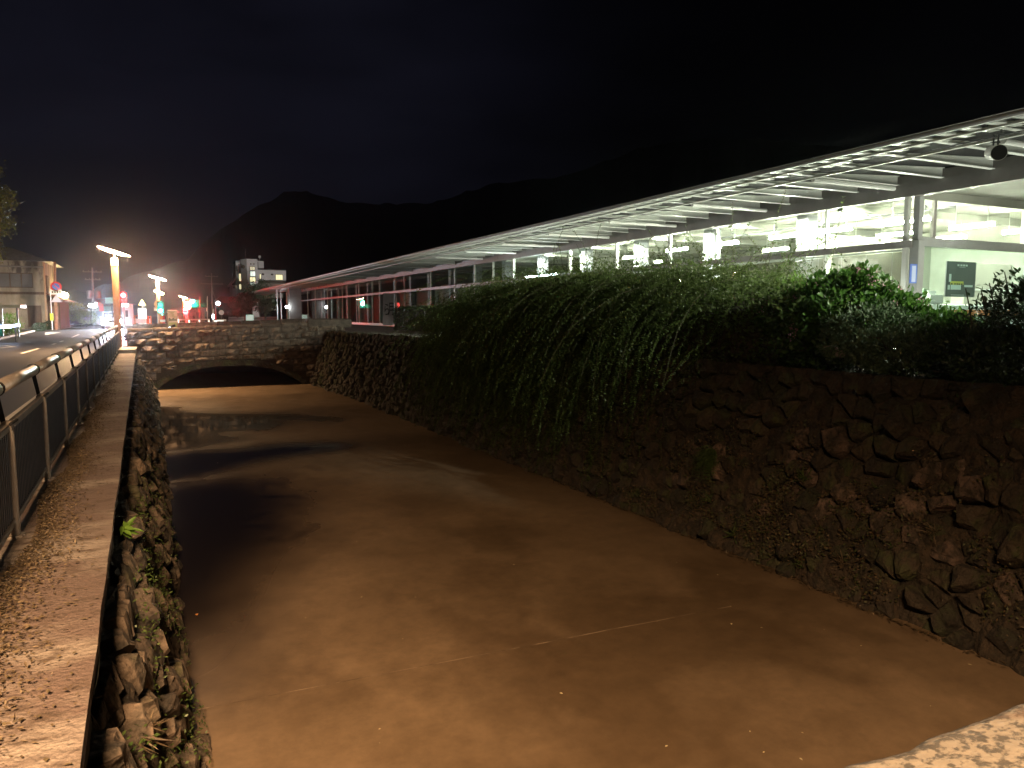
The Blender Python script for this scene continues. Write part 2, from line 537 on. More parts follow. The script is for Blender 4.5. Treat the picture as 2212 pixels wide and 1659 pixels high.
WX = np.zeros_like(GX); WY = np.zeros_like(GX); FN = np.zeros_like(GX); LG = np.zeros_like(GX)
for i in range(len(gx)):
    for j in range(len(gy)):
        x, y = gx[i], gy[j]
        n1 = fbm(x * 0.9, y * 0.55, 1.3); n2 = fbm(x * 0.9, y * 0.55, 7.7)
        WX[i, j] = x + 0.35 * n1 * min(1, 0.35 + max(x, 0)); WY[i, j] = y + 0.38 * n2
        FN[i, j] = fbm(x * 0.55 + 3 + 0.6 * n1, y * 0.42 + 0.6 * n2, 4.1)
        LG[i, j] = fbm(x * 0.16, y * 0.2, 9.0)
def inside(px, py, poly):
    r = np.zeros(px.shape, bool); n = len(poly)
    for a in range(n):
        x0, y0 = poly[a]; x1, y1 = poly[(a + 1) % n]
        c = ((y0 > py) != (y1 > py)) & (px < (x1 - x0) * (py - y0) / ((y1 - y0) if y1 != y0 else 1e-9) + x0)
        r ^= c
    return r
def blur(a, k):
    for ax in (0, 1):
        for _ in range(2):
            s = np.zeros_like(a); w = 0
            for d in range(-k, k + 1):
                s += np.roll(a, d, ax); w += 1
            a = s / w
    return a
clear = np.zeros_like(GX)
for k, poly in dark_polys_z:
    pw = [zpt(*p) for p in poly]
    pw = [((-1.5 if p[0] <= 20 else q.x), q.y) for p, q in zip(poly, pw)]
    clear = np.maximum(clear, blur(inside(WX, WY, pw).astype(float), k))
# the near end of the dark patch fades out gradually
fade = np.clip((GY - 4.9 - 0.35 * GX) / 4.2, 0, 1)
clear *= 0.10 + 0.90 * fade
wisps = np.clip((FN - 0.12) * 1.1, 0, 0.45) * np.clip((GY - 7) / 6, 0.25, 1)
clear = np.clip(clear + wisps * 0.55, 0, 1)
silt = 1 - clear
vid = np.arange(GX.size).reshape(GX.shape)
wf = np.stack([vid[:-1, :-1].ravel(), vid[1:, :-1].ravel(), vid[1:, 1:].ravel(), vid[:-1, 1:].ravel()], 1)
wv = np.stack([GX.ravel(), GY.ravel(), np.full(GX.size, WZ)], 1)

m, t, p = mk('water')
at = t.nodes.new('ShaderNodeAttribute'); at.attribute_name = 'silt'
at2 = t.nodes.new('ShaderNodeAttribute'); at2.attribute_name = 'tone'
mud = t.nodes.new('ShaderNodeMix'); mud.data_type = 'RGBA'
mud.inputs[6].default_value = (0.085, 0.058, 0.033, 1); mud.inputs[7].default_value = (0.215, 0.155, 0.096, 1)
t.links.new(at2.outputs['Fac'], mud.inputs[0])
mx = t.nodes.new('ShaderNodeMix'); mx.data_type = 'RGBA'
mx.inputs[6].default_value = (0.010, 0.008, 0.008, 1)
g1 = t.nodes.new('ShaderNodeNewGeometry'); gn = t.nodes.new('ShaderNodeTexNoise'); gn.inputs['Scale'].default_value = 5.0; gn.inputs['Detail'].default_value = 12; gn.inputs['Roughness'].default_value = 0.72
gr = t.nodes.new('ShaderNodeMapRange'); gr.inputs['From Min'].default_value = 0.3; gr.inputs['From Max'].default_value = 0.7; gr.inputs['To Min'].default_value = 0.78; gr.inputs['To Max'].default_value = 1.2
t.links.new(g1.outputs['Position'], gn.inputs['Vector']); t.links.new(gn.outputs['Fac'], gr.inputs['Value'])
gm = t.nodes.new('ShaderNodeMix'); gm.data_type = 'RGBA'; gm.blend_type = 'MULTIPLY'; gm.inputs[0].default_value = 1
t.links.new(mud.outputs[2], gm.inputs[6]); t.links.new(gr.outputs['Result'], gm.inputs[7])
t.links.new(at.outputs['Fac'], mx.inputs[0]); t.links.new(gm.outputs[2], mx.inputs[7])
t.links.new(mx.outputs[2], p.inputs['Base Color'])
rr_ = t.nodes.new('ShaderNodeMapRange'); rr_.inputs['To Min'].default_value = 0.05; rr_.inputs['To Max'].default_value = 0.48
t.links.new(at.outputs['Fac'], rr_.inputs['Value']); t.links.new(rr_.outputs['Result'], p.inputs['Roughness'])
p.inputs['IOR'].default_value = 1.333
geo = t.nodes.new('ShaderNodeNewGeometry')
n1 = t.nodes.new('ShaderNodeTexNoise'); n1.inputs['Scale'].default_value = 1.6; n1.inputs['Detail'].default_value = 3
t.links.new(geo.outputs['Position'], n1.inputs['Vector'])
b = t.nodes.new('ShaderNodeBump'); b.inputs['Strength'].default_value = 0.05; b.inputs['Distance'].default_value = 0.05
t.links.new(n1.outputs['Fac'], b.inputs['Height']); t.links.new(b.outputs['Normal'], p.inputs['Normal'])
M['water'] = m
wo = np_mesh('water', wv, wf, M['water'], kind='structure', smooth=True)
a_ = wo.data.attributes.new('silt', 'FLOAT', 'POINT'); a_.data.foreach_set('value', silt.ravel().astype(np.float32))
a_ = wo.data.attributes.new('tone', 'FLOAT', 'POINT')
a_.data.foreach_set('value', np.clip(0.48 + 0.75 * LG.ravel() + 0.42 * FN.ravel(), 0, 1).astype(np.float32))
mb = MB(); mb.quad((-2.5, -40, -2.6), (10, -40, -2.6), (10, 96, -2.6), (-2.5, 96, -2.6)); mb.build('canal_bed', M['joint'], kind='structure')
mb = MB(); mb.quad((-2.5, 95, -2.6), (10, 95, -2.6), (10, 95, 0.3), (-2.5, 95, 0.3)); mb.build('culvert_wall', M['joint'], kind='structure')
# joint of the bed slabs showing as a thin scum line, and a second one further on
scum = mat('scum', (0.22, 0.165, 0.11), 0.7, col2=(0.085, 0.058, 0.032), scale=2.2, lo=0.44, hi=0.58)
def seam_line(p0, p1, w, n=60):
    vs = []; fs = []
    for i in range(n + 1):
        q = lerp(Vector(p0), Vector(p1), i / n)
        o = 0.006 * fbm(q.x * 1.5, q.y, 3)
        ww = w * (0.5 + abs(fbm(q.x * 4, 2, 1)))
        vs += [(q.x, q.y + o - ww, WZ + .004), (q.x, q.y + o + ww, WZ + .004)]
    for i in range(n): fs.append((2 * i, 2 * i + 2, 2 * i + 3, 2 * i + 1))
    MB().add(vs, fs).build('scum_line', scum, kind='structure')
seam_line((0.12, 6.86, 0), (6.1, 6.62, 0), 0.009)

# --------------------------------------------------- walkway coping
mb = MB()
ysr = [-3 + 0.5 * i for i in range(82)]
cols = 5
vs = []; fs = []
for y in ysr:
    xe = edge_x(y); xi = post_x(y) - 0.35
    for c in range(cols):
        x = lerp(xe, xi, c / (cols - 1))
        vs.append((x + (0.012 * fbm(y * 1.4, c, 2) if c == 0 else 0), y, 0.0 + 0.010 * fbm(x * 2, y * 1.2, 5)))
    vs.append((xe + 0.012 * fbm(y * 1.4, 0, 2) + .004, y, -0.05))
w_ = cols + 1
for i in range(len(ysr) - 1):
    for c in range(cols - 1):
        fs.append((i * w_ + c, i * w_ + c + 1, (i + 1) * w_ + c + 1, (i + 1) * w_ + c))
    fs.append((i * w_, (i + 1) * w_, (i + 1) * w_ + cols, i * w_ + cols))
mb.add(vs, fs).build('walkway', M['coping'], kind='structure')
# raised block at the far end of the walkway
eb = MB(); eb.bevbox(edge_x(36) - 0.62, edge_x(36) + 0.02, 34.2, 37.0, -0.3, 0.16, 0.02)
tag(eb.build('concrete_block', M['concrete']), 'low concrete block closing the walkway beside the bridge', 'block')

# --------------------------------------------------- laid stones
def clip(poly, px, py, nx, ny):
    out = []; n = len(poly)
    for i in range(n):
        a = poly[i]; b_ = poly[(i + 1) % n]
        da = (a[0] - px) * nx + (a[1] - py) * ny; db = (b_[0] - px) * nx + (b_[1] - py) * ny
        if da <= 0: out.append(a)
        if (da < 0 < db) or (db < 0 < da):
            t_ = da / (da - db); out.append((a[0] + (b_[0] - a[0]) * t_, a[1] + (b_[1] - a[1]) * t_))
    return out
def voronoi(s0, s1, h0, h1, sx, sh, rng, jit=0.42):
    ns = max(1, int((s1 - s0) / sx)); nh = max(1, int((h1 - h0) / sh)); pts = {}
    dx = (s1 - s0) / ns; dh = (h1 - h0) / nh
    for i in range(-1, ns + 1):
        for j in range(-1, nh + 1):
            pts[i, j] = (s0 + (i + .5 + (0.5 if j % 2 else 0) * .6 + rng.uniform(-jit, jit)) * dx, h0 + (j + .5 + rng.uniform(-jit, jit)) * dh)
    cells = []
    for i in range(0, ns):
        for j in range(0, nh):
            x, y = pts[i, j]
            poly = [(s0, h0), (s1, h0), (s1, h1), (s0, h1)]
            for a in range(-2, 3):
                for b_ in range(-2, 3):
                    if (a or b_) and (i + a, j + b_) in pts:
                        u, v = pts[i + a, j + b_]
                        poly = clip(poly, (x + u) / 2, (y + v) / 2, u - x, v - y)
                        if len(poly) < 3: break
                if len(poly) < 3: break
            if len(poly) >= 3: cells.append(poly)
    return cells
def stone_cell(poly, surf, rng, gap=0.02, d0=0.05, d1=0.16):
    """irregular boulder face: recessed joint, rounded shoulder, uneven crown"""
    cx = sum(p[0] for p in poly) / len(poly); cy_ = sum(p[1] for p in poly) / len(poly)
    q = []
    n = len(poly)
    for i in range(n):
        a, b_ = poly[i], poly[(i + 1) % n]
        L = math.hypot(b_[0] - a[0], b_[1] - a[1])
        if L > 0.03: q.append(a)
        if L > 0.22: q.append(((a[0] + b_[0]) / 2 + rng.uniform(-.02, .02), (a[1] + b_[1]) / 2 + rng.uniform(-.02, .02)))
    if len(q) < 3: return None
    n = len(q)
    rad = sum(math.hypot(p[0] - cx, p[1] - cy_) for p in q) / n
    if rad < 0.05: return None
    D = rng.uniform(d0, d1) * min(1.3, rad / 0.18)
    tilt = (rng.uniform(-.5, .5), rng.uniform(-.5, .5))
    vs = []
    for k, (sc, dep) in enumerate(((1 - gap / rad, -0.05), (1 - gap / rad - .03, 0.45), (0.66, 0.9))):
        for p in q:
            x = cx + (p[0] - cx) * sc; y = cy_ + (p[1] - cy_) * sc
            d = D * dep if dep > 0 else dep
            if dep > 0: d *= 1 + rng.uniform(-.18, .18)
            d += (tilt[0] * (x - cx) + tilt[1] * (y - cy_)) * (0.35 if dep > 0 else 0)
            vs.append(surf(x, y, d))
    vs.append(surf(cx + rng.uniform(-.03, .03), cy_ + rng.uniform(-.03, .03), D * rng.uniform(.85, 1.15)))
    fs = []
    for k in range(2):
        for i in range(n):
            j = (i + 1) % n
            fs.append((k * n + i, k * n + j, (k + 1) * n + j, (k + 1) * n + i))
    for i in range(n): fs.append((2 * n + i, 2 * n + (i + 1) % n, 3 * n))
    c = surf(cx, cy_, 0)
    return vs, fs, c, rad
def stone_wall(root, cells, surf, m1, m2, rng, limit=300, skip=None, pale=None, **kw):
    L = []
    for poly in cells:
        s = stone_cell(poly, surf, rng, **kw)
        if s: L.append(s)
    camp = Vector((0, 0, EYE))
    L.sort(key=lambda s: -(s[3] / (Vector(s[2]) - camp).length) * (0.3 if skip and skip(s[2]) else 1))
    mass = MB()
    for k, (vs, fs, c, r) in enumerate(L):
        if k < limit:
            MB().add(vs, fs).build('stone', pale(c, rng) if pale else m1, root, smooth=False)
        else: mass.add(vs, fs)
    if mass.v: mass.build('stone_mass', m2, root, kind='stuff')

rng = random.Random(3)
# left bank: smooth dark course under the coping, boulders below
lw = thing('stone_wall', (0, 20, -1.9), 'low rough stone canal wall below the fenced walkway, on the left bank', 'stone wall')
sb = MB(); vs = []; fs = []
for i in range(160):
    y = -2 + i * .25; xe = edge_x(y) + 0.012 * fbm(y * 1.4, 0, 2)
    for j, z in enumerate((-.052, -.16, -.27, -.40)):
        vs.append((xe + (-.004 + .03 * fbm(y * 1.7, j * .7, 4) - .02 * j), y, z))
for i in range(159):
    for j in range(3): a = i * 4 + j; fs.append((a, a + 1, a + 5, a + 4))
sb.add(vs, fs).build('shaded_face', mat('shaded_face', (.012, .013, .009), .9, col2=(.022, .026, .012), scale=5, bump=.8, bscale=16), lw, smooth=True)  # near-black colour stands in for the shadow on this smooth face
def surfL(s, h, d):
    y = s; t_ = (h - WZ) / (-0.36 - WZ)
    x0 = 0.10 - 0.009 * y; x1 = edge_x(y) - 0.02
    return (lerp(x0, x1, t_) + d * .93 + 0.03 * math.sin(y * 1.3), y, h + d * .25)
stone_wall(lw, voronoi(1.5, 37.9, WZ - 0.15, -0.34, 0.30, 0.24, rng, .5), surfL, M['stone'], M['stone_mass'], rng, gap=.022, d0=.02, d1=.2)
bk = MB()
for i in range(37):
    y0, y1 = 1 + i, 2 + i
    bk.quad(surfL(y0, WZ - .2, -.04), surfL(y1, WZ - .2, -.04), surfL(y1, -.32, -.04), surfL(y0, -.32, -.04))
bk.build('mortar_backing', M['joint'], lw)
sh = MB(); vs = []; fs = []
for i in range(281):
    y = 1.6 + i * .1
    for j in range(19):
        h = WZ - .1 + j * (-.34 - WZ + .1) / 18
        d = -.03 + .15 * (fbm(y * 1.6, h * 2.0, 41) + .12) + .06 * fbm(y * 5.5, h * 5.5, 15)
        vs.append(surfL(y, h, d))
for i in range(280):
    for j in range(18): a = i * 19 + j; fs.append((a, a + 1, a + 20, a + 19))
sh.add(vs, fs).build('washed_soil', M['soil'], lw, kind='stuff')
# right bank: taller battered wall
rw = thing('stone_wall', (8, 20, -1.9), 'tall sloping boulder wall under the shrubs, on the right bank', 'stone wall')
def surfR(s, h, d):
    t_ = (h - WZ) / (0.78 - WZ)
    bow = 7.72 - 0.012 * s - 0.35 * max(0, (s - 28) / 10) ** 2
    x = lerp(bow, bow + 1.0, t_) + 0.10 * fbm(s * 0.25, h * 0.5, 2)
    return (x - d * .93, s, h + d * .3)
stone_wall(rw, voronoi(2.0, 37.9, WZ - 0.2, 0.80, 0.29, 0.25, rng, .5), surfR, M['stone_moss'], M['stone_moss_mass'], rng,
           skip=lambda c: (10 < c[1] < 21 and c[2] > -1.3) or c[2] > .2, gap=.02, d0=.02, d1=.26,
           pale=lambda c, r: M['stone_pale'] if (c[1] < 10 and -1.25 < c[2] < -.15 and r.random() < .34) or (c[1] > 21 and r.random() < .8) else M['stone_moss'])  # lit band and far end carried by pale stones, shaded top by dark ones
bk = MB()
for i in range(37):
    y0, y1 = 1 + i, 2 + i
    bk.quad(surfR(y0, WZ - .3, -.05), surfR(y1, WZ - .3, -.05), surfR(y1, .8, -.05), surfR(y0, .8, -.05))
bk.build('mortar_backing', M['joint'], rw)
# earth, roots and moss over the boulders, also painting shade on the upper wall
sh = MB(); vs = []; fs = []
ny_, nh_ = 300, 34
for i in range(ny_ + 1):
    y = 2.2 + i * (30.0 - 2.2) / ny_
    for j in range(nh_ + 1):
        h = WZ - .1 + j * (0.78 - WZ + .1) / nh_
        low = 1 - (h - WZ) / 2.6
        d = -.05 + .10 * low + .17 * (fbm(y * 1.1, h * 1.4, 31) + .25) + .07 * fbm(y * 4.5, h * 4.5, 5) + .05 * max(0, h + .2)
        vs.append(surfR(y, h, d))
for i in range(ny_):
    for j in range(nh_):
        a = i * (nh_ + 1) + j; fs.append((a, a + 1, a + nh_ + 2, a + nh_ + 1))
sh.add(vs, fs).build('washed_soil', M['soil'], rw, kind='stuff', smooth=False)
tp = MB()
for i in range(37):
    y0, y1 = 1 + i, 2 + i
    a0 = surfR(y0, .78, 0.0); a1 = surfR(y1, .78, 0.0)
    tp.quad((a0[0], y0, .765), (a1[0], y1, .765), (9.6, y1, .74), (9.6, y0, .74))
tp.build('bank_soil', M['soil'], rw)

# --------------------------------------------------- stone bridge
br = thing('stone_bridge', (3.5, YB + 3, WZ), 'rough cut stone arch bridge with solid parapet crossing the canal', 'bridge')
def ptop(x): return 0.93 + 0.032 * (x + 1.2)
AX0, AX1, ACR = -0.15, 6.55, -0.86
acx = (AX0 + AX1) / 2; ahw = (AX1 - AX0) / 2
def arch_z(x):
    u = (x - acx) / ahw
    if abs(u) >= 1: return -9
    return WZ + (ACR - WZ) * (1 - abs(u) ** 2.6)
rb = random.Random(5)
CH = 0.325
BX0, BX1 = -1.25, 8.7
def block(mb, x0, x1, z0, z1, y, rng, cap=True):
    nx = 6; nz = 4; vs = []; fs = []
    dd = rng.uniform(.03, .13)
    for j in range(nz):
        for i in range(nx):
            edge = i in (0, nx - 1) or j in (0, nz - 1)
            x = lerp(x0, x1, i / (nx - 1)); z = lerp(z0, z1, j / (nz - 1))
            if not edge: x += rng.uniform(-.03, .03); z += rng.uniform(-.03, .03)
            vs.append((x, y - (0.006 + .02 * rng.random() if edge else dd * rng.uniform(.25, 1.7)), z))
    for j in range(nz - 1):
        for i in range(nx - 1):
            a = j * nx + i; fs.append((a, a + 1, a + 1 + nx, a + nx))
    k = len(vs)
    vs += [(x0, y + .12, z0), (x1, y + .12, z0), (x1, y + .12, z1), (x0, y + .12, z1)]
    bot = list(range(nx)); top = list(range((nz - 1) * nx, nz * nx))
    fs += [tuple([k] + [k + 1] + bot[::-1]), tuple(top + [k + 2, k + 3]),
           tuple([k, 0] + [nx * j for j in range(1, nz)] + [k + 3]), tuple([nx - 1, k + 1, k + 2] + [nx * j + nx - 1 for j in range(nz - 1, 0, -1)])]
    mb.add(vs, fs)
for row in range(-9, 1):
    base = row * CH
    x = BX0 + (0.35 if row % 2 else 0) * 1.0 - 0.3
    while x < BX1:
        w = rb.uniform(.55, .9); x0 = max(BX0, x); x1 = min(BX1, x + w); x += w
        if x1 - x0 < .12: continue
        z1 = ptop((x0 + x1) / 2) - 0.13 + base; z0 = z1 - CH
        if z0 < WZ - .3: continue
        za = max(arch_z(x0 + .02), arch_z(x1 - .02), arch_z((x0 + x1) / 2))
        if za > -5: za += 0.30
        if za > z1 - .1: continue
        z0 = max(z0, za)
        q = MB(); block(q, x0 + .012, x1 - .012, z0 + .012, z1 - .012, YB, rb)
        q.build('stone', M['cutstone'], br)
# arch stones
nv = 15
for k in range(nv):
    def ap(t_):
        th = math.pi * (1 - t_)
        x = acx + ahw * math.copysign(abs(math.cos(th)) ** 0.8, math.cos(th)); return x
    xa, xb = ap(k / nv), ap((k + 1) / nv)
    pa = Vector((xa, 0, max(WZ - .2, arch_z(xa)))); pb = Vector((xb, 0, max(WZ - .2, arch_z(xb))))
    def nr(x):
        e = .05; dz = (max(WZ - .2, arch_z(x + e)) - max(WZ - .2, arch_z(x - e))) / (2 * e)
        return Vector((-dz, 0, 1)).normalized()
    na, nb = nr(xa), nr(xb)
    poly = [pa + (pb - pa) * .03, pb - (pb - pa) * .03, pb + nb * .27, pa + na * .27]
    q = MB(); q.prism([(v.x, YB - rb.uniform(.02, .05), v.z) for v in poly], (0, .35, 0))
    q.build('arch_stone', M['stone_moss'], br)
# core with the arch cut out, barrel and deck
core = MB()
xs = [BX0 + (BX1 - BX0) * i / 60 for i in range(61)]
for i in range(60):
    xa, xb = xs[i], xs[i + 1]
    za, zb = max(arch_z(xa), WZ - .5), max(arch_z(xb), WZ - .5)
    core.quad((xa, YB + .05, za), (xb, YB + .05, zb), (xb, YB + .05, ptop(xb) - .16), (xa, YB + .05, ptop(xa) - .16))
    core.quad((xa, YB + .05, za), (xb, YB + .05, zb), (xb, YB + 9.3, zb), (xa, YB + 9.3, za))
    core.quad((xa, YB + .05, ptop(xa) - .16), (xb, YB + .05, ptop(xb) - .16), (xb, YB + .42, ptop(xb) - .16), (xa, YB + .42, ptop(xa) - .16))
    core.quad((xa, YB + .42, ptop(xa) - .16), (xb, YB + .42, ptop(xb) - .16), (xb, YB + .42, -.2), (xa, YB + .42, -.2))
    core.quad((xa, YB + 9.3, WZ - .2), (xb, YB + 9.3, WZ - .2), (xb, YB + 9.3, ptop(xb) - .1), (xa, YB + 9.3, ptop(xa) - .1))  # wall across the far arch mouth, added to block light from beyond
core.build('core', M['joint'], br)
def deck_z(x): return 0.10 + 0.055 * (x + 2.2)
dk = MB()
dk.quad((-2.4, YB + .42, deck_z(-2.4)), (9.2, YB + .42, deck_z(9.2)), (9.2, YB + 9.0, deck_z(9.2)), (-2.4, YB + 9.0, deck_z(-2.4)))
dk.build('deck', M['asphalt'], br)
x = BX0
while x < BX1 - .2:
    w = rb.uniform(.9, 1.4); x1 = min(BX1, x + w)
    q = MB(); z = ptop((x + x1) / 2)
    q.bevbox(x + .01, x1 - .01, YB - .06, YB + .5, z - .15, z + rb.uniform(-.01, .015), .025)
    q.build('cap_stone', M['cutstone'], br)
    q = MB(); q.bevbox(x + .01, x1 - .01, YB + 9.0, YB + 9.45, deck_z(x) - .1, ptop((x + x1) / 2) + .10, .025)
    q.build('cap_stone', M['cutstone'], br)
    x = x1
q = MB(); q.bevbox(BX1 - 1.9, BX1 + .35, YB - .1, YB + .55, ptop(8) - .3, ptop(8) + .16, .06); q.build('end_block', M['cutstone'], br)

# near parapet, right under the camera
np_ = thing('bridge_parapet', (2, .5, 0), 'pale speckled granite parapet slab in the near right corner', 'parapet')
vs = []; fs = []
xs = [-1.2 + .06 * i for i in range(180)]
for x in xs:
    ye = 0.77 + 0.016 * fbm(x * 2.2, 0, 1) + 0.012 * fbm(x * 7, 0, 4)
    z = 0.9
    vs += [(x, 0.22, z), (x, 0.5, z + .004 * fbm(x * 3, 1, 1)), (x, ye - .03, z), (x, ye - .008, z - .01), (x, ye, z - .035), (x, ye - .02, z - .35), (x, ye - .03, -2.4)]
for i in range(len(xs) - 1):
    for k in range(6):
        a = i * 7 + k; fs.append((a, a + 1, a + 8, a + 7))
MB().add(vs, fs).build('coping_slab', M['granite'], np_, smooth=True)
q = MB(); q.box(-6, 12, -3.5, 0.3, -.3, -.004); q.build('near_bridge_deck', M['asphalt'], kind='structure')

# --------------------------------------------------- hills
ridge = [(-900,560),(-300,600),(150,640),(400,560),(480,492),(520,468),(570,440),(612,414),(650,412),(700,424),(745,438),(820,440),(905,440),(960,432),(1020,410),(1065,398),(1130,390),(1200,382),(1250,370),(1320,345),(1380,322),(1430,310),(1500,300),(1650,300),(1900,330),(2300,380),(3000,450)]
def add_hill(name, pts, dist, thick, m):
    vs = []; fs = []
    P = []
    for a, b_ in zip(pts[:-1], pts[1:]):
        k = max(1, int((b_[0] - a[0]) / 12))
        for i in range(k):
            t_ = i / k; P.append((lerp(a[0], b_[0], t_), lerp(a[1], b_[1], t_)))
    rows = 7
    for i, (px, py) in enumerate(P):
        r = ray(px, py); h = math.hypot(r.x, r.y); d = dist * (1 + .12 * fbm(i * .05, 1, 3))
        top = Vector((r.x / h * d, r.y / h * d, EYE + r.z / h * d))
        for k in range(rows):
            u = k / (rows - 1)      # from the foot towards the crest
            dd = d - thick * (1 - u) 
            z = lerp(0.0, top.z + 5 * fbm(i * .35, 0, 8), u ** 1.2) + (18 * fbm(i * .12, k * .7, 6) if 0 < k < rows - 1 else 0)
            vs.append((r.x / h * dd, r.y / h * dd, z))
        vs.append((r.x / h * (d + thick), r.y / h * (d + thick), -5))
    n = rows + 1
    for i in range(len(P) - 1):
        for k in range(n - 1):
            fs.append((i * n + k, (i + 1) * n + k, (i + 1) * n + k + 1, i * n + k + 1))
    return MB().add(vs, fs).build(name, m, kind='structure', smooth=True)
add_hill('hills', ridge, 1100, 420, M['hill'])

# ================================================================== FENCE
fn = thing('metal_fence', (post_x(18), 18, 0), 'dark metal guard fence with round handrail beside the canal walkway', 'fence')
PY = [0.1 + 2.05 * k for k in range(19)]
bar_me = None; nbar = 0
q = MB(); q.box(-.009, .009, -.015, .015, 0.13, 0.80); tmp = q.build('bar', M['fence_paint']); bar_me = tmp.data; bpy.data.objects.remove(tmp)
fr = Vector(fn.location)
rest = MB()
def fence_xy(y): return post_x(y)
def plate(mb, y, x):
    # curved bracket plate that carries the handrail, leaning to the road side
    prof = [(-.03, .80), (.0, .80), (-.035, 1.03), (-.07, 1.03)]
    mb.prism([(x + a, y - .006, z) for a, z in prof], (0, .012, 0))
for k, y in enumerate(PY):
    x = fence_xy(y)
    q = MB(); q.cyl((x, y, -.02), (x, y, .80), .042, .040, 12); q.lathe((x, y, .80), [(.043, 0), (.046, .015), (.03, .04), (.004, .05)], 12)
    q.cyl((x, y, -.005), (x, y, .02), .075, .07, 12)
    po = q.build('post', M['fence_post'], fn, smooth=False)
    q = MB(); plate(q, y, x); q.tube([(x + .04, y - .13, .835), (x + .04, y + .13, .835)], .012, 6)
    q.build('bracket', M['bracket_black'], po)
    if k == len(PY) - 1: break
    y1 = PY[k + 1]; x1 = fence_xy(y1)
    q = MB(); q.tube([(x - .055, y + .004, 1.075), (x1 - .055, y1 - .004, 1.075)], .052, 14); q.build('handrail', M['rail_metal'], fn, smooth=True)
    q = MB(); q.tube([(x - .055, y - .03, 1.075), (x - .055, y + .03, 1.075)], .057, 14); q.build('rail_sleeve', M['bracket_black'], fn)
    for z0, z1, nm in ((.775, .825, 'top_rail'), (.10, .145, 'bottom_rail')):
        q = MB(); q.prism([(x - .02, y + .04, z0), (x + .02, y + .04, z0), (x + .02, y + .04, z1), (x - .02, y + .04, z1)], (x1 - x, y1 - y - .08, 0)); q.build(nm, M['fence_post'], fn)
    nb = 26
    for i in range(1, nb):
        yy = lerp(y, y1, i / nb); xx = fence_xy(yy)
        if nbar < 298:
            link_mesh('bar', bar_me, None, fn, (xx - fr.x, yy - fr.y, -fr.z)); nbar += 1
        else: rest.box(xx - .008, xx + .008, yy - .011, yy + .011, .13, .80)
rest.build('bar_row', M['fence_paint'], fn, kind='stuff')

# ================================================================== GLASS HALL
XW = 16.2; YN = 11.85; YF = 97.0
FZ, TZ0, TZ1, BZ0, BZ1 = 0.82, 3.18, 3.34, 4.36, 4.66
hall = thing('glass_hall', (XW, 50, 0.7), 'long low glass walled hall with deep steel eaves, lit inside', 'building')
# roof
def rz(x): return 4.664 + (x - 12.05) * 0.055
q = MB(); y0, y1 = -8, 126
q.prism([(12.05, y0, rz(12.05)), (34, y0, rz(34)), (34, y0, rz(34) + .02), (12.05, y0, rz(12.05) + .02)], (0, y1 - y0, 0))
q.build('roof_deck', M['deck_dark'], hall)
q = MB(); q.prism([(11.98, y0, 4.625), (12.048, y0, 4.625), (12.048, y0, 4.69), (11.98, y0, 4.69)], (0, y1 - y0, 0)); q.build('eave_trim', M['roof_metal'], hall)
for k in range(14):
    ya = y0 + k * (y1 - y0) / 14
    q = MB(); q.prism([(11.94, ya + .02, 4.693), (12.7, ya + .02, 4.735), (12.7, ya + .02, 4.75), (11.94, ya + .02, 4.708)], ((0, (y1 - y0) / 14 - .04, 0)))
    q.build('roof_edge_sheet', M['roof_metal'], hall)
# deck ribs seen between the outer purlin and the edge
q = MB(); q.prism([(12.10, -.09, rz(12.10) - .035), (12.9, -.09, rz(12.9) - .035), (12.9, -.09, rz(12.9) - .003), (12.10, -.09, rz(12.10) - .003)], (0, .18, 0))
rib = q.build('roof_rib', M['steel_white']); rib_me = rib.data; bpy.data.objects.remove(rib)
hl = Vector(hall.location)
for k in range(280):
    yy = 3.0 + k * 0.42
    if yy > 120: break
    link_mesh('roof_rib', rib_me, None, hall, (-hl.x, yy - hl.y, -hl.z))
# rafters: tapered I sections
q = MB()
xa, xb = 12.42, 16.08
q.prism([(xa, -.008, 4.675), (xb, -.008, 4.675), (xb, -.008, rz(xb) - .02), (xa, -.008, rz(xa) - .012)], (0, .016, 0))
q.box(xa, xb, -.06, .06, 4.658, 4.674)
q.prism([(xa, -.06, rz(xa) - .012), (xb, -.06, rz(xb) - .02), (xb, -.06, rz(xb) - .004), (xa, -.06, rz(xa) - .002)], (0, .12, 0))
rf = q.build('rafter', M['steel_white']); rf_me = rf.data; bpy.data.objects.remove(rf)
for k in range(110):
    yy = 2.2 + 1.12 * k
    if yy > 124: break
    link_mesh('rafter', rf_me, None, hall, (-hl.x, yy - hl.y, -hl.z))
for k in range(21):
    y = 16.2 - 4.15 * 2 + 4.15 * k + .3
    q = MB(); q.cyl((13.4, y, 4.60), (16.08, y, 4.60), .055, n=10); q.build('girder_tube', M['white_paint'], hall)
for x0 in (12.45, 13.34):
    q = MB(); q.box(x0 - .035, x0 + .035, -8, 125.9, 4.618, 4.656); q.build('purlin', M['steel_white'], hall)
q = MB(); q.box(XW - .11, XW + .11, -8, 100, BZ0, BZ1 + .2); q.build('eave_beam', M['beam_grey'], hall)
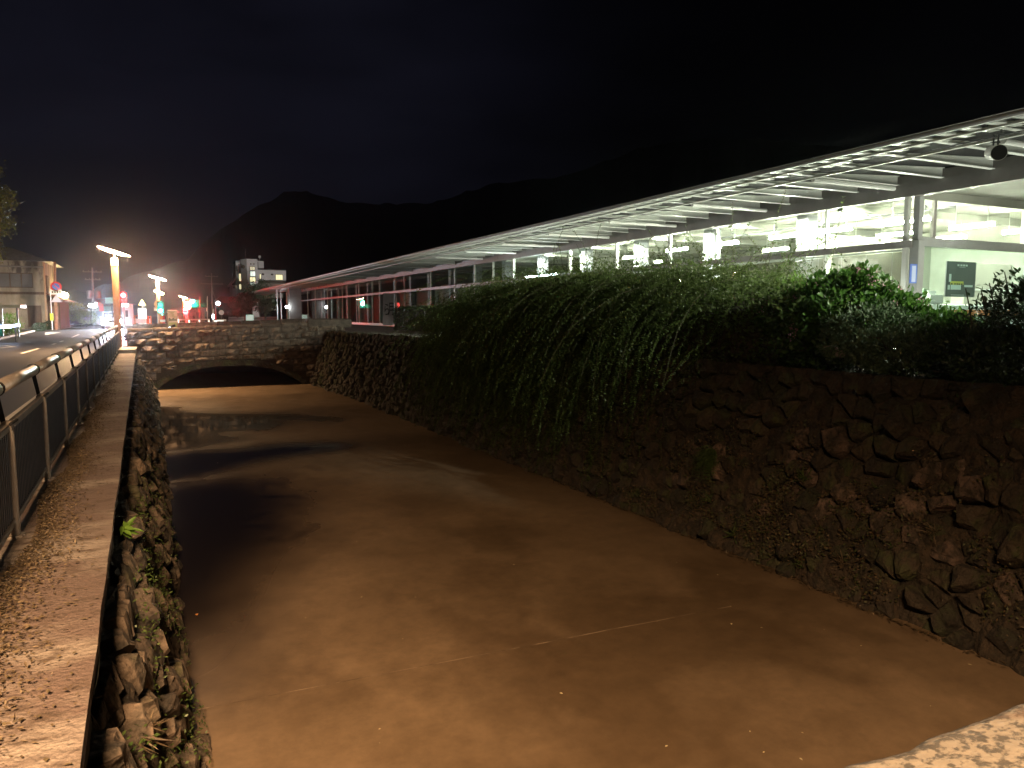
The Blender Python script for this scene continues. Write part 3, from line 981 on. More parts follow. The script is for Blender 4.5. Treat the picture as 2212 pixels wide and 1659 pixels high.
# transom, sill and plinth
q = MB(); q.box(XW - .07, XW + .07, YN, YF, TZ0, TZ1); q.build('transom', M['beam_grey'], hall)
q = MB(); q.box(XW - .09, XW + .09, YN, YF, FZ - .12, FZ + .06); q.build('sill', M['steel_white'], hall)
q = MB(); q.box(XW - .25, XW + .3, YN - .2, YF + .2, -.2, FZ - .123); q.build('plinth', M['concrete'], hall)
MULL = [97, 94.4, 89.6, 84.9, 78.4, 71.5, 69.4, 65.0, 60.5, 58.3, 53.9, 51.7, 46, 41.7, 38.6, 36.1, 33.6, 28.0, 24.4, 21.1, 18.7, 14.4, 12.06]
for y in MULL:
    w = .05 if y > 34 or y in (14.4, 18.7) else .11
    q = MB(); q.box(XW - .05, XW + .05, y - w / 2, y + w / 2, FZ + .06, TZ0); q.box(XW - .05, XW + .05, y - w / 2, y + w / 2, TZ1, BZ0)
    q.build('mullion', M['steel_white'], hall)
for a, b_ in zip(MULL[:-1], MULL[1:]):
    for z0, z1 in ((FZ + .06, TZ0), (TZ1, BZ0)):
        q = MB(); q.box(XW - .006, XW + .006, b_ + .03, a - .03, z0, z1); q.build('glass_pane', M['glass'], hall)
# corner post
q = MB(); q.bevbox(XW - .02, XW + .20, YN - .14, YN + .10, .6, TZ1, .01); q.build('corner_post', M['post_grey'], hall)
q = MB(); q.bevbox(XW + .0, XW + .16, YN - .10, YN + .06, TZ1, BZ0, .01); q.build('corner_post', M['post_grey'], hall)
# inside columns
for k in range(20):
    y = 16.2 + 4.15 * k
    if y > 95: break
    q = MB(); q.bevbox(XW + 1.0, XW + 1.42, y - .21, y + .21, FZ, 4.5, .012); q.build('column', M['column_white'], hall)
# floor, ceiling, walls inside
q = MB(); q.box(XW + .3, 25.4, YN, YF, FZ - .2, FZ); q.build('floor_slab', M['floor'], hall)
q = MB(); q.box(XW + .112, 25.4, -6, YF, 4.50, 4.56); q.build('ceiling', M['room_white'], hall)
q = MB(); q.box(25.0, 25.2, -6, YF, FZ - .3, 4.498); q.build('back_wall', M['room_white'], hall)
q = MB(); q.box(18.9, 24.99, 17.6, 17.75, FZ, 4.2); q.build('partition', M['room_white'], hall)
q = MB(); q.box(18.9, 24.99, 30.6, 30.75, FZ, 4.498); q.build('partition', M['room_white'], hall)
q = MB(); q.box(XW + .3, 24.99, YF - .3, YF - .15, FZ, 4.498); q.build('partition', M['dark_grey'], hall)
for k in range(22):
    y = 14.1 + 4.15 * k
    if y > 95: break
    q = MB(); q.box(XW + .12, 24.98, y - .09, y + .09, 4.30, 4.497); q.build('ceiling_beam', M['room_white'], hall)
# end wall of glass, facing the camera
q = MB(); q.box(XW + .201, 25, YN - .06, YN + .06, TZ0 + .03, TZ1 + .08); q.build('end_transom', M['post_grey'], hall)
q = MB(); q.box(XW + .201, 25, YN - .05, YN + .05, BZ0 - .06, 4.498); q.build('end_header', M['room_white'], hall)
for x, w, z0, z1 in ((16.86, .10, TZ1 + .08, BZ0 - .06), (20.4, .04, TZ1 + .08, BZ0 - .06), (24.2, .05, FZ, TZ0), (20.9, .05, FZ, TZ0 + .03)):
    q = MB(); q.box(x - w / 2, x + w / 2, YN - .04, YN + .04, z0, z1); q.build('mullion', M['beam_dark'] if w > .08 else M['steel_white'], hall)
for x0, x1, z0, z1, mm in ((XW + .2, 16.81, TZ1 + .08, BZ0 - .06, 'glass'), (16.91, 20.38, TZ1 + .08, BZ0 - .06, 'glass'), (20.42, 25, TZ1 + .08, BZ0 - .06, 'glass'),
                           (XW + .2, 20.87, FZ, TZ0 + .03, 'glass_cyan'), (20.93, 24.17, FZ, TZ0 + .03, 'glass')):
    q = MB(); q.box(x0, x1, YN - .005, YN + .005, z0, z1); q.build('glass_pane', M[mm], hall)
# blinds behind the lower panes
for ya, yb in ((12.2, 14.30), (14.46, 18.62)):
    bl = thing('window_blind', (XW + .16, (ya + yb) / 2, 2), 'lowered pale slatted blind %s' % ('behind the window next to the corner post' if ya < 13 else 'behind the window left of the flowering shrub'), 'blind', 'blinds in the lit windows')
    q = MB(); q.box(XW + .12, XW + .165, ya, yb, TZ0 - .06, TZ0 - .01); q.build('headrail', M['white_paint'], bl)
    q = MB(); q.prism([(XW + .130, ya + .01, -.0105), (XW + .146, ya + .01, .0105), (XW + .1475, ya + .01, .0105), (XW + .1315, ya + .01, -.0105)], (0, yb - ya - .02, 0))
    sl = q.build('slat', M['blind']); sm = sl.data; bpy.data.objects.remove(sl)
    for i in range(88):
        link_mesh('slat', sm, None, bl, (-bl.location.x, -bl.location.y, TZ0 - .085 - .0245 * i - bl.location.z))
    for yy in (ya + .3, (ya + yb) / 2, yb - .3):
        q = MB(); q.box(XW + .121, XW + .123, yy - .004, yy + .004, 1.0, TZ0 - .06); q.build('ladder_cord', M['white_paint'], bl)
# lights in the lit office
def ceil_light(x, y, lab, L=1.25, tm=None):
    t_ = thing('ceiling_light', (x, y, 4.5), lab, 'ceiling light', 'fluorescent lights in the lit room')
    D_ = .46
    q = MB(); q.prism([(x - .05, y - L / 2, 4.498 - D_), (x + .05, y - L / 2, 4.498 - D_), (x + .03, y - L / 2, 4.45 - D_), (x - .03, y - L / 2, 4.45 - D_)], (0, L, 0))
    for yy in (y - L * .35, y + L * .35): q.cyl((x, yy, 4.49 - D_), (x, yy, 4.498), .008, n=6)
    q.build('housing', M['white_paint'], t_)
    q = MB(); q.cyl((x, y - L / 2 + .02, 4.405 - D_), (x, y + L / 2 - .02, 4.405 - D_), .03, n=10); q.build('tube', M['window_tube' if x < 17.6 else 'tube'], t_)
for i, x in enumerate((17.35, 19.9, 22.3)):
    for j, y in enumerate((12.9, 15.2, 17.0)):
        ceil_light(x, y, 'white fluorescent light, %s from the windows and %s from the end glass' % (('first', 'second', 'third')[i], ('first', 'second', 'third')[j]))
ceil_light(17.35, 19.6, 'slim white fluorescent ceiling light glowing past the partition wall')
ceil_light(20.5, 20.5, 'slim white fluorescent ceiling light glowing behind the partition wall')
ceil_light(17.35, 22.2, 'slim white fluorescent ceiling light glowing above the crown of the weeping shrub')
ceil_light(17.9, 26.0, 'slim white fluorescent ceiling light glowing near the dim middle of the hall', 1.0)
ceil_light(20.5, 27.5, 'slim white fluorescent ceiling light deepest in the dim middle of the hall', .6)
M['porch_fill_tube'] = emit('porch_fill_tube', (1.0, 1.0, 0.84), 1900)  # out-of-view tube added to brighten the shrubs and soffit
for k, (x, y) in ((1, (19.5, 6.0)),):
    z = 4.58 if x < 16 else 4.49
    t_ = thing('porch_fill', (x, y, z), 'added white fill tube %s right of the frame' % ('under the eave', 'under the porch soffit')[k], 'ceiling light', 'added fill tubes right of the frame')
    q = MB(); q.prism([(x - .08, y - .62, z), (x + .08, y - .62, z), (x + .05, y - .62, z - .06), (x - .05, y - .62, z - .06)], (0, 1.24, 0)); q.build('housing', M['white_paint'], t_)
    q = MB(); q.cyl((x, y - .6, z - .1), (x, y + .6, z - .1), .03, n=10); q.build('tube', M['porch_fill_tube'], t_)
# hidden fill tubes added inside the eave beam to brighten the shrubs
M['cove_fill_tube'] = emit('cove_fill_tube', (1.0, 1.0, 0.82), 1100)
t_ = thing('cove_fill', (16.5, 22, 4.45), 'added row of hidden fill tubes behind the eave beam above the windows', 'ceiling light')
for k in range(10):
    y = 12.3 + k * 2.05
    q = MB(); q.box(16.40, 16.62, y, y + 2.0, 4.465, 4.49); q.box(16.60, 16.62, y, y + 2.0, 4.41, 4.464); q.build('housing', M['white_paint'], t_)
    q = MB(); q.cyl((16.5, y + .05, 4.435), (16.5, y + 1.95, 4.435), .026, n=8); q.build('tube', M['cove_fill_tube'], t_)
# unseen uplight strips added behind the planting to brighten the eave
M['uplight_fill'] = emit('uplight_fill', (.96, 1.0, .84), UPLIGHT_FILL)
t_ = thing('facade_fill', (15.6, 20, .72), 'added row of unseen uplight strips at the foot of the windows behind the planting', 'uplight')
for k in range(16):
    y = 3.0 + k * 2.05
    q = MB(); q.box(15.52, 15.68, y, y + 1.9, .70, .80); q.build('housing', M['dark_grey'], t_)
    q = MB(); q.quad((15.57, y + .05, .803), (15.63, y + .05, .803), (15.63, y + 1.85, .803), (15.57, y + 1.85, .803)); q.build('tube', M['uplight_fill'], t_, recalc=False)
# unseen floodlight added right of the frame to brighten the planting
gp = Vector((11.5, 1.0, 4.9)); gt = Vector((10.3, 8.4, 2.4))
t_ = thing('garden_fill', (gp.x, gp.y, .7), 'added fill floodlight on a post right of the frame aimed along the shrubs', 'floodlight')
gd = (gt - gp).normalized()
q = MB(); q.cyl((gp.x, gp.y, .6), gp - Vector((0, 0, .1)), .04, n=8); q.cyl(gp - gd * .2, gp - gd * .02, .07, .1, 12); q.build('housing', M['dark_grey'], t_)
l = bpy.data.lights.new('garden_fill_spot', 'SPOT'); l.energy = GARDEN_FILL; l.color = (1, 1, .86); l.spot_size = R(44); l.spot_blend = 1; l.shadow_soft_size = .08
lo = bpy.data.objects.new('garden_fill_spot', l); C.objects.link(lo); lo.parent = t_; lo.location = gp - Vector(t_.location) + gd * .02
lo.rotation_euler = gd.to_track_quat('-Z', 'Y').to_euler()
g2 = (Vector((10.3, 13.0, 3.0)) - gp).normalized()
l = bpy.data.lights.new('garden_fill_beam', 'SPOT'); l.energy = GARDEN_FILL * 2.4; l.color = (1, 1, .84); l.spot_size = R(30); l.spot_blend = 1; l.shadow_soft_size = .08
lo = bpy.data.objects.new('garden_fill_beam', l); C.objects.link(lo); lo.parent = t_; lo.location = gp + Vector((.25, 0, 0)) - Vector(t_.location) + g2 * .02
lo.rotation_euler = g2.to_track_quat('-Z', 'Y').to_euler()
ls_ = thing('lit_sign', (16.75, 31, 3), 'pair of bright white strip lights inside the dim windows above the weeping shrub', 'strip light')
for z0 in (3.00, 3.40):
    q = MB(); q.box(16.72, 16.78, 28.6 if z0 < 3.2 else 30.2, 33.3, z0, z0 + .09); q.build('glowing_strip', emit('strip_on%d' % int(z0 * 10), (.88, 1, .98), 55), ls_)
    q = MB(); q.box(16.785, 16.83, 28.6, 33.3, z0 - .02, z0 + .11); q.build('backing', M['dark_grey'], ls_)
# pipe with sprinkler heads
pp = thing('sprinkler_pipe', (18, 16, 4.3), 'thin grey sprinkler pipe running under the lit ceiling', 'pipe')
q = MB(); q.tube([(18.0, 12.1, 4.27), (18.0, 22, 4.27)], .025, 8); q.build('pipe', M['dark_grey'], pp)
for y in (12.9, 14.6, 16.3, 18.0, 20):
    q = MB(); q.cyl((18, y, 4.27), (18, y, 4.36), .015, n=6); q.lathe((18, y, 4.33), [(.01, 0), (.045, .02), (.05, .05), (.01, .07)], 8); q.build('sprinkler_head', M['dark_grey'], pp)
ac = thing('air_conditioner', (19.5, 17.4, 3.9), 'white wall air conditioner near the ceiling inside the lit room', 'air conditioner')
q = MB(); q.bevbox(19.1, 20.0, 17.33, 17.59, 3.62, 3.94, .03); q.build('case', M['white_paint'], ac)
q = MB(); q.box(19.13, 19.97, 17.315, 17.329, 3.64, 3.70); q.build('louvre', M['dark_grey'], ac)
# furniture behind the end glass
ct = thing('office_counter', (18.5, 13, FZ), 'white office counter with orange band behind the end glass', 'counter')
q = MB(); q.bevbox(16.9, 24, 12.7, 13.4, FZ, 1.86, .02); q.build('cabinet', M['white_paint'], ct)
q = MB(); q.box(18.9, 22.5, 12.69, 12.698, 1.55, 1.72); q.build('front_band', mat('orange_band', (.65, .22, .08), .5), ct)
def boxthing(name, lab, cat, m, x0, x1, y0, y1, z0, z1, extra=None):
    t_ = thing(name, ((x0 + x1) / 2, (y0 + y1) / 2, z0), lab, cat)
    q = MB(); q.bevbox(x0, x1, y0, y1, z0, z1, .008); q.build('body', m, t_)
    if extra:
        for nm, mm, b_ in extra:
            q = MB(); q.box(*b_); q.build(nm, mm, t_)
    return t_
blue = mat('binder_blue', (.03, .10, .45), .5); green = mat('binder_green', (.18, .26, .16), .55); tan = mat('paper_tan', (.45, .36, .25), .7)
yellow = mat('yellow_card', (.75, .66, .12), .6); paper = mat('paper_white', (.8, .82, .8), .6)
boxthing('ring_binder', 'blue ring binder standing on the office counter', 'binder', blue, 17.72, 17.80, 12.8, 13.05, 1.863, 2.24, [('spine_label', paper, (17.735, 17.785, 12.793, 12.799, 2.0, 2.15))])
boxthing('ring_binder', 'green ring binder standing beside the white papers on the counter', 'binder', green, 17.98, 18.10, 12.8, 13.05, 1.863, 2.27, [('spine_label', paper, (18.0, 18.08, 12.793, 12.799, 2.0, 2.15))])
boxthing('paper_bag', 'tan paper bag at the left end of the office counter', 'bag', tan, 17.50, 17.68, 12.85, 13.1, 1.863, 2.15, [('handle', M['black'], (17.55, 17.63, 12.845, 12.849, 2.14, 2.20))])
boxthing('printer', 'white desktop printer on the office counter beside the green binder', 'printer', M['white_paint'], 18.25, 18.75, 12.8, 13.2, 1.863, 2.12, [('paper_tray', paper, (18.3, 18.7, 12.72, 12.79, 1.93, 1.95)), ('paper_stack', paper, (18.3, 18.6, 12.9, 13.1, 2.121, 2.22))])
boxthing('cabinet', 'tall pale cabinet standing behind the counter at left', 'cabinet', mat('cabinet_grey', (.55, .53, .48), .5), 17.35, 18.5, 14.6, 15.0, FZ, 3.15, [('door', M['white_paint'], (17.4, 17.9, 14.585, 14.599, FZ + .1, 3.1)), ('door', M['white_paint'], (17.95, 18.45, 14.585, 14.599, FZ + .1, 3.1))])
boxthing('shelf_unit', 'grey shelf unit behind the poster board at right', 'shelf', mat('shelf_grey', (.38, .36, .31), .5), 21.3, 23.5, 13.9, 14.3, FZ, 3.1, [('shelf_board', M['white_paint'], (21.32, 23.48, 13.88, 13.899, 2.3, 2.34))])
# poster board hung on the glass, with its stickers
pb = thing('poster_board', (18.6, 12.1, 2), 'grey poster board with yellow and white notices behind the end glass', 'poster board')
a = aty(2047, 562, 12.15); b_ = aty(2104, 640, 12.15)
bx0, bx1, bz0, bz1 = a.x - .02, b_.x + .02, b_.z - .02, a.z - .02
q = MB(); q.box(bx0, bx1, 12.15, 12.18, bz0, bz1); q.build('board', mat('board_grey', (.085, .09, .09), .5, col2=(.11, .115, .11), scale=2), pb)
bw = bx1 - bx0; bh = bz1 - bz0
def note(nm, m, u0, u1, v0, v1, y=12.14):
    q = MB(); q.box(bx0 + u0 * bw, bx0 + u1 * bw, y, y + .006, bz0 + v0 * bh, bz0 + v1 * bh); return q.build(nm, m, pb)
for u in (.38, .48, .57, .66):
    q = MB()
    q.lathe((0, 0, 0), [(.012 * 1.6, 0), (.012 * 1.6, .004)], 10)
    o = note('title_mark', paper, u - .03, u + .03, .87, .92)
note('subtitle', mat('dull_white', (.4, .42, .41), .6), .42, .62, .83, .85)
note('yellow_notice', yellow, .14, .58, .34, .44)
for u in (.18, .29, .37, .44, .52):
    note('notice_mark', M['black'], u - .025, u + .025, .345, .38, 12.133)
note('white_notice', paper, .16, .5, .20, .335)
note('white_notice', paper, .06, .13, .20, .33)
note('white_notice', paper, .09, .16, .42, .64)
note('white_notice', paper, .62, .90, .28, .34)
note('bottom_strip', mat('dull_white2', (.5, .5, .5), .6), .18, .62, .04, .06)
# blue strip sign on the corner post, floodlight under the eave
bs = thing('strip_sign', (16.18, 11.70, 2.5), 'narrow blue vertical sign plate on the corner post', 'sign')
a = aty(1966, 570, 11.70); b_ = aty(1977, 612, 11.70)
q = MB(); q.box(a.x, b_.x + .03, 11.69, 11.706, b_.z, a.z); q.build('plate', mat('sign_blue', (.08, .16, .52), .5), bs)
q = MB(); q.box(a.x + .06, b_.x - .02, 11.685, 11.6895, b_.z + .03, a.z - .04); q.build('lettering', mat('sign_pale', (.45, .52, .7), .5), bs)
sp = thing('floodlight', (12.95, 7.9, 4.6), 'white cylindrical floodlight hung under the eave near the right edge', 'floodlight')
c0 = Vector((12.95, 8.05, 4.33)); d_ = Vector((-.62, -.72, -.18)).normalized()
q = MB(); q.cyl(c0 - d_ * .18, c0 + d_ * .18, .115, .13, 20); q.build('housing', M['white_paint'], sp, smooth=False)
q = MB(); q.disc(c0 + d_ * .1815, d_, .122, 20); q.build('lens', M['black'], sp)
q = MB(); q.tube([c0 + Vector((0, 0, .11)) - d_ * .12, c0 + Vector((0, 0, .3)) - d_ * .12], .015, 6); q.tube([c0 + Vector((0, 0, .11)) + d_ * .1, c0 + Vector((0, 0, .3)) + d_ * .1], .015, 6)
q.tube([(12.95, 6.5, 4.60), (12.95, 9.2, 4.60)], .012, 6); q.build('bracket', M['dark_grey'], sp)
# posts under the far end of the roof
for px, xx, w in ((600, 13.0, .1), (608, 13.6, .1), (621, 13.3, .12)):
    f_ = atx(px, 690, xx)
    q = MB(); q.box(xx - w / 2, xx + w / 2, f_.y - w / 2, f_.y + w / 2, .3, 4.61); q.build('canopy_post', M['steel_white'], hall)
pl = atx(632, 690, 14.6)
q = MB(); q.box(14.2, 15.6, pl.y - .5, pl.y + .5, .3, 4.65); q.build('canopy_pier', M['beam_dark'], hall)

lp = atx(620, 663, 13.9)
mo = thing('stone_monument', (lp.x, lp.y, .5), 'dark standing stone with a white glaring lamp in front under the far canopy', 'monument')
q = MB()
prof = [(-.75, -1.0), (-.8, -.2), (-.55, .15), (-.25, .5), (-.5, 1.0), (-.45, 1.5), (0, 1.75), (.45, 1.45), (.35, .95), (.15, .45), (.6, .1), (.85, -.3), (.8, -1.0)]
q.prism([(lp.x + .9 + a_ * .8, lp.y + .9, lp.z + b_) for a_, b_ in prof], (.1, .5, 0)); q.build('stone', M['black'], mo)
q = MB(); q.lathe(lp, [(.03, -.16), (.15, -.1), (.17, .02), (.1, .12), (.02, .16)], 12); q.build('lamp_globe', emit('led_on', (.86, .92, 1), 200), mo)
q = MB(); q.cyl((lp.x, lp.y, .4), (lp.x, lp.y, lp.z - .15), .04, n=8); q.build('lamp_stand', M['dark_grey'], mo)

# cloth banner hung on the front of the hall
bn = thing('banner', (15.4, 53, .8), 'grey white hanging cloth banner with black brush characters by the clipped hedge', 'banner')
a = aty(828, 636, 53.0); b_ = aty(852, 703, 53.0)
x0, x1, z0, z1 = a.x, b_.x, b_.z, a.z + .05
vs = []; fs = []
for i in range(9):
    for j in range(13):
        u, v = i / 8, j / 12
        vs.append((lerp(x0, x1, u) - .09 * (1 - v) , 53 + .03 * math.sin(u * 7 + v * 3), lerp(z0, z1, v)))
for i in range(8):
    for j in range(12):
        fs.append((i * 13 + j, (i + 1) * 13 + j, (i + 1) * 13 + j + 1, i * 13 + j + 1))
MB().add(vs, fs).build('cloth', mat('banner_cloth', (.74, .72, .76), .8, col2=(.6, .58, .62), scale=3), bn, smooth=True)
q = MB(); q.tube([(x0 - .05, 53, z1 + .03), (x1 + .05, 53, z1 + .03)], .02, 8); q.build('top_rod', M['steel_white'], bn)
q = MB(); q.tube([(x1 + .10, 53.1, .3), (x1 + .10, 53.1, z1 + .1)], .03, 8); q.build('pole', M['beam_dark'], bn)
def text_obj(name, body, size, loc, rot, m, parent, ext=.004, sx=1.0, align='CENTER'):
    cu = bpy.data.curves.new(name, 'FONT'); cu.body = body; cu.size = size; cu.align_x = align; cu.align_y = 'CENTER'; cu.extrude = ext
    cu.space_line = .95
    o = bpy.data.objects.new(name, cu); C.objects.link(o)
    dg = bpy.context.evaluated_depsgraph_get(); dg.update()
    me = bpy.data.meshes.new_from_object(o.evaluated_get(dg))
    bpy.data.objects.remove(o)
    me.name = name; me.materials.clear(); me.materials.append(m)
    o = bpy.data.objects.new(name, me); C.objects.link(o)
    o.parent = parent
    o.location = Vector(loc) - root_loc(parent); o.rotation_euler = rot; o.scale = (sx, 1, 1)
    return o
w_ = x1 - x0
text_obj('brush_characters', 'ら', 1.0, (x0 + w_ * .27, 52.94, lerp(z0, z1, .48)), (R(90), 0, 0), M['black'], bn, sx=.5)
text_obj('brush_characters', '月', 1.05, (x0 + w_ * .72, 52.94, lerp(z0, z1, .50)), (R(90), 0, 0), M['black'], bn, sx=.5)

# ================================================================== PLANTS
T_DIA = np.array([(0, -.5, 0), (.5, 0, .06), (0, .5, 0), (-.5, 0, .06)])            # x across, y along the blade
F_DIA = np.array([(0, 1, 2, 3)])
T_BRO = np.array([(0, -.5, 0), (.30, -.28, .07), (.40, .02, .08), (.22, .30, .04), (0, .5, -.05), (-.22, .30, .04), (-.40, .02, .08), (-.30, -.28, .07), (0, 0, 0)])
F_BRO = np.array([(0, 1, 2, 8), (8, 2, 3, 4), (8, 4, 5, 6), (0, 8, 6, 7)])
def leaves(name, cen, along, nrm, length, width, m, parent, tmpl=(T_DIA, F_DIA), rnd=None, kind='stuff'):
    cen = np.asarray(cen, float); n = len(cen)
    al = np.asarray(along, float); al /= np.linalg.norm(al, axis=1, keepdims=True) + 1e-9
    nn = np.asarray(nrm, float); nn = nn - al * np.sum(nn * al, 1, keepdims=True); nn /= np.linalg.norm(nn, axis=1, keepdims=True) + 1e-9
    ac = np.cross(al, nn)
    L = np.broadcast_to(np.asarray(length, float), (n,)); W = np.broadcast_to(np.asarray(width, float), (n,))
    T, F = tmpl; k = len(T)
    v = cen[:, None] + ac[:, None] * (T[None, :, 0:1] * W[:, None, None]) + al[:, None] * (T[None, :, 1:2] * L[:, None, None]) + nn[:, None] * (T[None, :, 2:3] * L[:, None, None])
    f = (F[None] + (np.arange(n) * k)[:, None, None]).reshape(-1, F.shape[1])
    if rnd is None: rnd = NP.rand(n)
    return np_mesh(name, v.reshape(-1, 3), f, m, parent, kind, np.repeat(np.asarray(rnd), len(F)))
def rdir(n):
    v = NP.normal(size=(n, 3)); return v / np.linalg.norm(v, axis=1, keepdims=True)
G = {}
G['vine'] = leafmat('vine_leaf', [(.045, .075, .018), (.070, .115, .026), (.105, .15, .042)], .5, .55)
G['broad'] = leafmat('broad_leaf', [(.030, .085, .012), (.055, .140, .02), (.085, .18, .03)], .42, .5)
G['grey'] = leafmat('grey_leaf', [(.055, .10, .045), (.085, .14, .065), (.13, .19, .10)], .45, .3)
G['dark'] = leafmat('dark_leaf', [(.012, .028, .01), (.022, .045, .014), (.03, .06, .02)], .35, .2)
G['hedge'] = leafmat('hedge_leaf', [(.018, .035, .012), (.035, .06, .018)], .5, .25)
G['yellow'] = leafmat('yellow_leaf', [(.07, .08, .015), (.12, .125, .02), (.16, .15, .03)], .5, .35)
G['pink'] = leafmat('pink_petal', [(.35, .16, .22), (.5, .28, .34)], .5, .4)
G['dry'] = leafmat('dry_leaf', [(.05, .034, .02), (.085, .062, .036), (.15, .115, .07), (.07, .056, .03)], .6, .2)
G['lily'] = leafmat('lily_leaf', [(.06, .12, .015), (.10, .18, .025)], .4, .4)
G['fern'] = leafmat('fern_leaf', [(.04, .075, .018), (.08, .12, .03)], .5, .35)
G['bright'] = leafmat('bright_leaf', [(.08, .17, .02), (.13, .24, .04)], .45, .45)
M['twig'] = mat('twig', (.05, .05, .02), .8, col2=(.03, .025, .012), scale=6)

# --- the long weeping shrub hanging over the wall
vine = thing('trailing_shrub', (9.5, 15, .76), 'large weeping shrub with long trailing shoots hanging down over the canal wall', 'shrub')
lc, la, lnn, ls = [], [], [], []
twigs = MB()
def crest(y):
    # height of the crown along the wall
    base = 2.45 - 0.0030 * (y - 13.5) ** 2 * (1.0 if y > 13.5 else 2.5)
    if y > 19: base -= 0.10 * (y - 19)
    return base + .10 * fbm(y * .6, 1, 2)
rv = random.Random(21)
def strand(p, v, n, step, grav, leaf=.032, twig=False, curl=.10, spacing=.036):
    pts = [Vector(p)]; v = Vector(v)
    for i in range(n):
        v = v + Vector((rv.gauss(0, curl), rv.gauss(0, curl), rv.gauss(0, curl * .6) - grav)) * .35
        v.normalize()
        q = pts[-1] + v * step
        pts.append(q)
        if q.z < WZ + .12: break
        # keep it outside the wall face
        wall = surfR(q.y, min(q.z, .78), 0.2)
        if q.z < .85 and q.x > wall[0] - .05: q.x = wall[0] - .05 - rv.random() * .12
    acc = 0
    for a, b_ in zip(pts[:-1], pts[1:]):
        d = b_ - a; L = d.length
        if L < 1e-5: continue
        d /= L; s_ = acc
        while s_ < L:
            for side in (-1, 1):
                o = Vector((rv.gauss(0, 1), rv.gauss(0, 1), rv.gauss(0, 1)))
                o = (o - d * o.dot(d)).normalized()
                lc.append(a + d * s_ + o * leaf * .5); la.append(d * .45 + o); lnn.append(Vector((rv.gauss(-.3, .5), rv.gauss(-.3, .5), 1)))
                ls.append(leaf * rv.uniform(.6, 1.35))
            s_ += spacing
        acc = s_ - L
    if twig: twigs.tube(pts[::2] if len(pts) > 3 else pts, .004, 3)
for k in range(1900):
    y = rv.triangular(8.9, 24.2, 15)
    z = crest(y) - rv.random() ** 2 * .9
    x = rv.uniform(8.5, 10.2)
    out = rv.uniform(.5, 1.0)
    length = rv.uniform(2.0, 4.6) * (0.75 if y < 10.5 else 1) * (.8 if y > 21 else 1)
    strand((x, y, z), (-out, rv.gauss(.45, .35), rv.uniform(-.1, .5)), int(length / .16), .16, rv.uniform(.18, .55), twig=(k % 6 == 0))
# crown: dense short shoots, arching sprays above it
for k in range(1100):
    y = rv.uniform(8.7, 23.5); z = crest(y) - rv.random() * .7; x = rv.uniform(8.6, 11.4)
    z -= .25 * max(0, x - 10.4)
    strand((x, y, z - .15), (rv.gauss(-.3, .6), rv.gauss(.1, .6), 1.0), rv.randint(4, 9), .11, rv.uniform(.2, .5), leaf=.036)
for k in range(110):
    y = rv.uniform(8.7, 19); x = rv.uniform(9.2, 10.8)
    strand((x, y, crest(y) - .1), (rv.gauss(-.3, .5), rv.gauss(0, .7), 1.2), rv.randint(7, 15), .11, rv.uniform(.16, .36), leaf=.035, twig=True, spacing=.055)
leaves('foliage', [tuple(v) for v in lc], [tuple(v) for v in la], [tuple(v) for v in lnn], np.array(ls) * 1.3, np.array(ls) * .72, G['vine'], vine)
twigs.build('stems', M['twig'], vine, kind='stuff', recalc=False)
# inner foliage that keeps the mass opaque
cen = []
for k in range(34000):
    y = rv.uniform(8.6, 23.2); x = rv.uniform(8.7, 10.9); top = crest(y) - .12 - .25 * max(0, x - 10.2) - .35 * max(0, 9.3 - x)
    cen.append((x, y, rv.uniform(.72, top)))
leaves('inner_foliage', cen, rdir(len(cen)), rdir(len(cen)) + np.array((-.2, 0, .7)), .075, .05, G['vine'], vine)
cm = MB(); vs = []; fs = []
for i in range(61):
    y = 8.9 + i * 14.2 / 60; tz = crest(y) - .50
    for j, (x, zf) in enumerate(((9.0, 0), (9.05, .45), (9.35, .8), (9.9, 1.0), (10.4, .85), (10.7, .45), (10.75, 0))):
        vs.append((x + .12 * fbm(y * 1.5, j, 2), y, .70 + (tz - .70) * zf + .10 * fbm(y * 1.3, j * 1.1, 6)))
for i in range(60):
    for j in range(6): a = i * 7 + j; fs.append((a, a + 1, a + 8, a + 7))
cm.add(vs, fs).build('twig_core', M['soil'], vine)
# dark woody core that the shoots spring from
q = MB()
for k in range(40):
    y = rv.uniform(9.2, 23); q.tube([(10.2, y, .7), (10.0 + rv.gauss(0, .2), y + rv.gauss(0, .3), 1.3), (9.7 + rv.gauss(0, .3), y + rv.gauss(0, .5), crest(y) - .3)], [.035, .025, .01], 5)
q.build('branches', M['bark'], vine, kind='stuff')

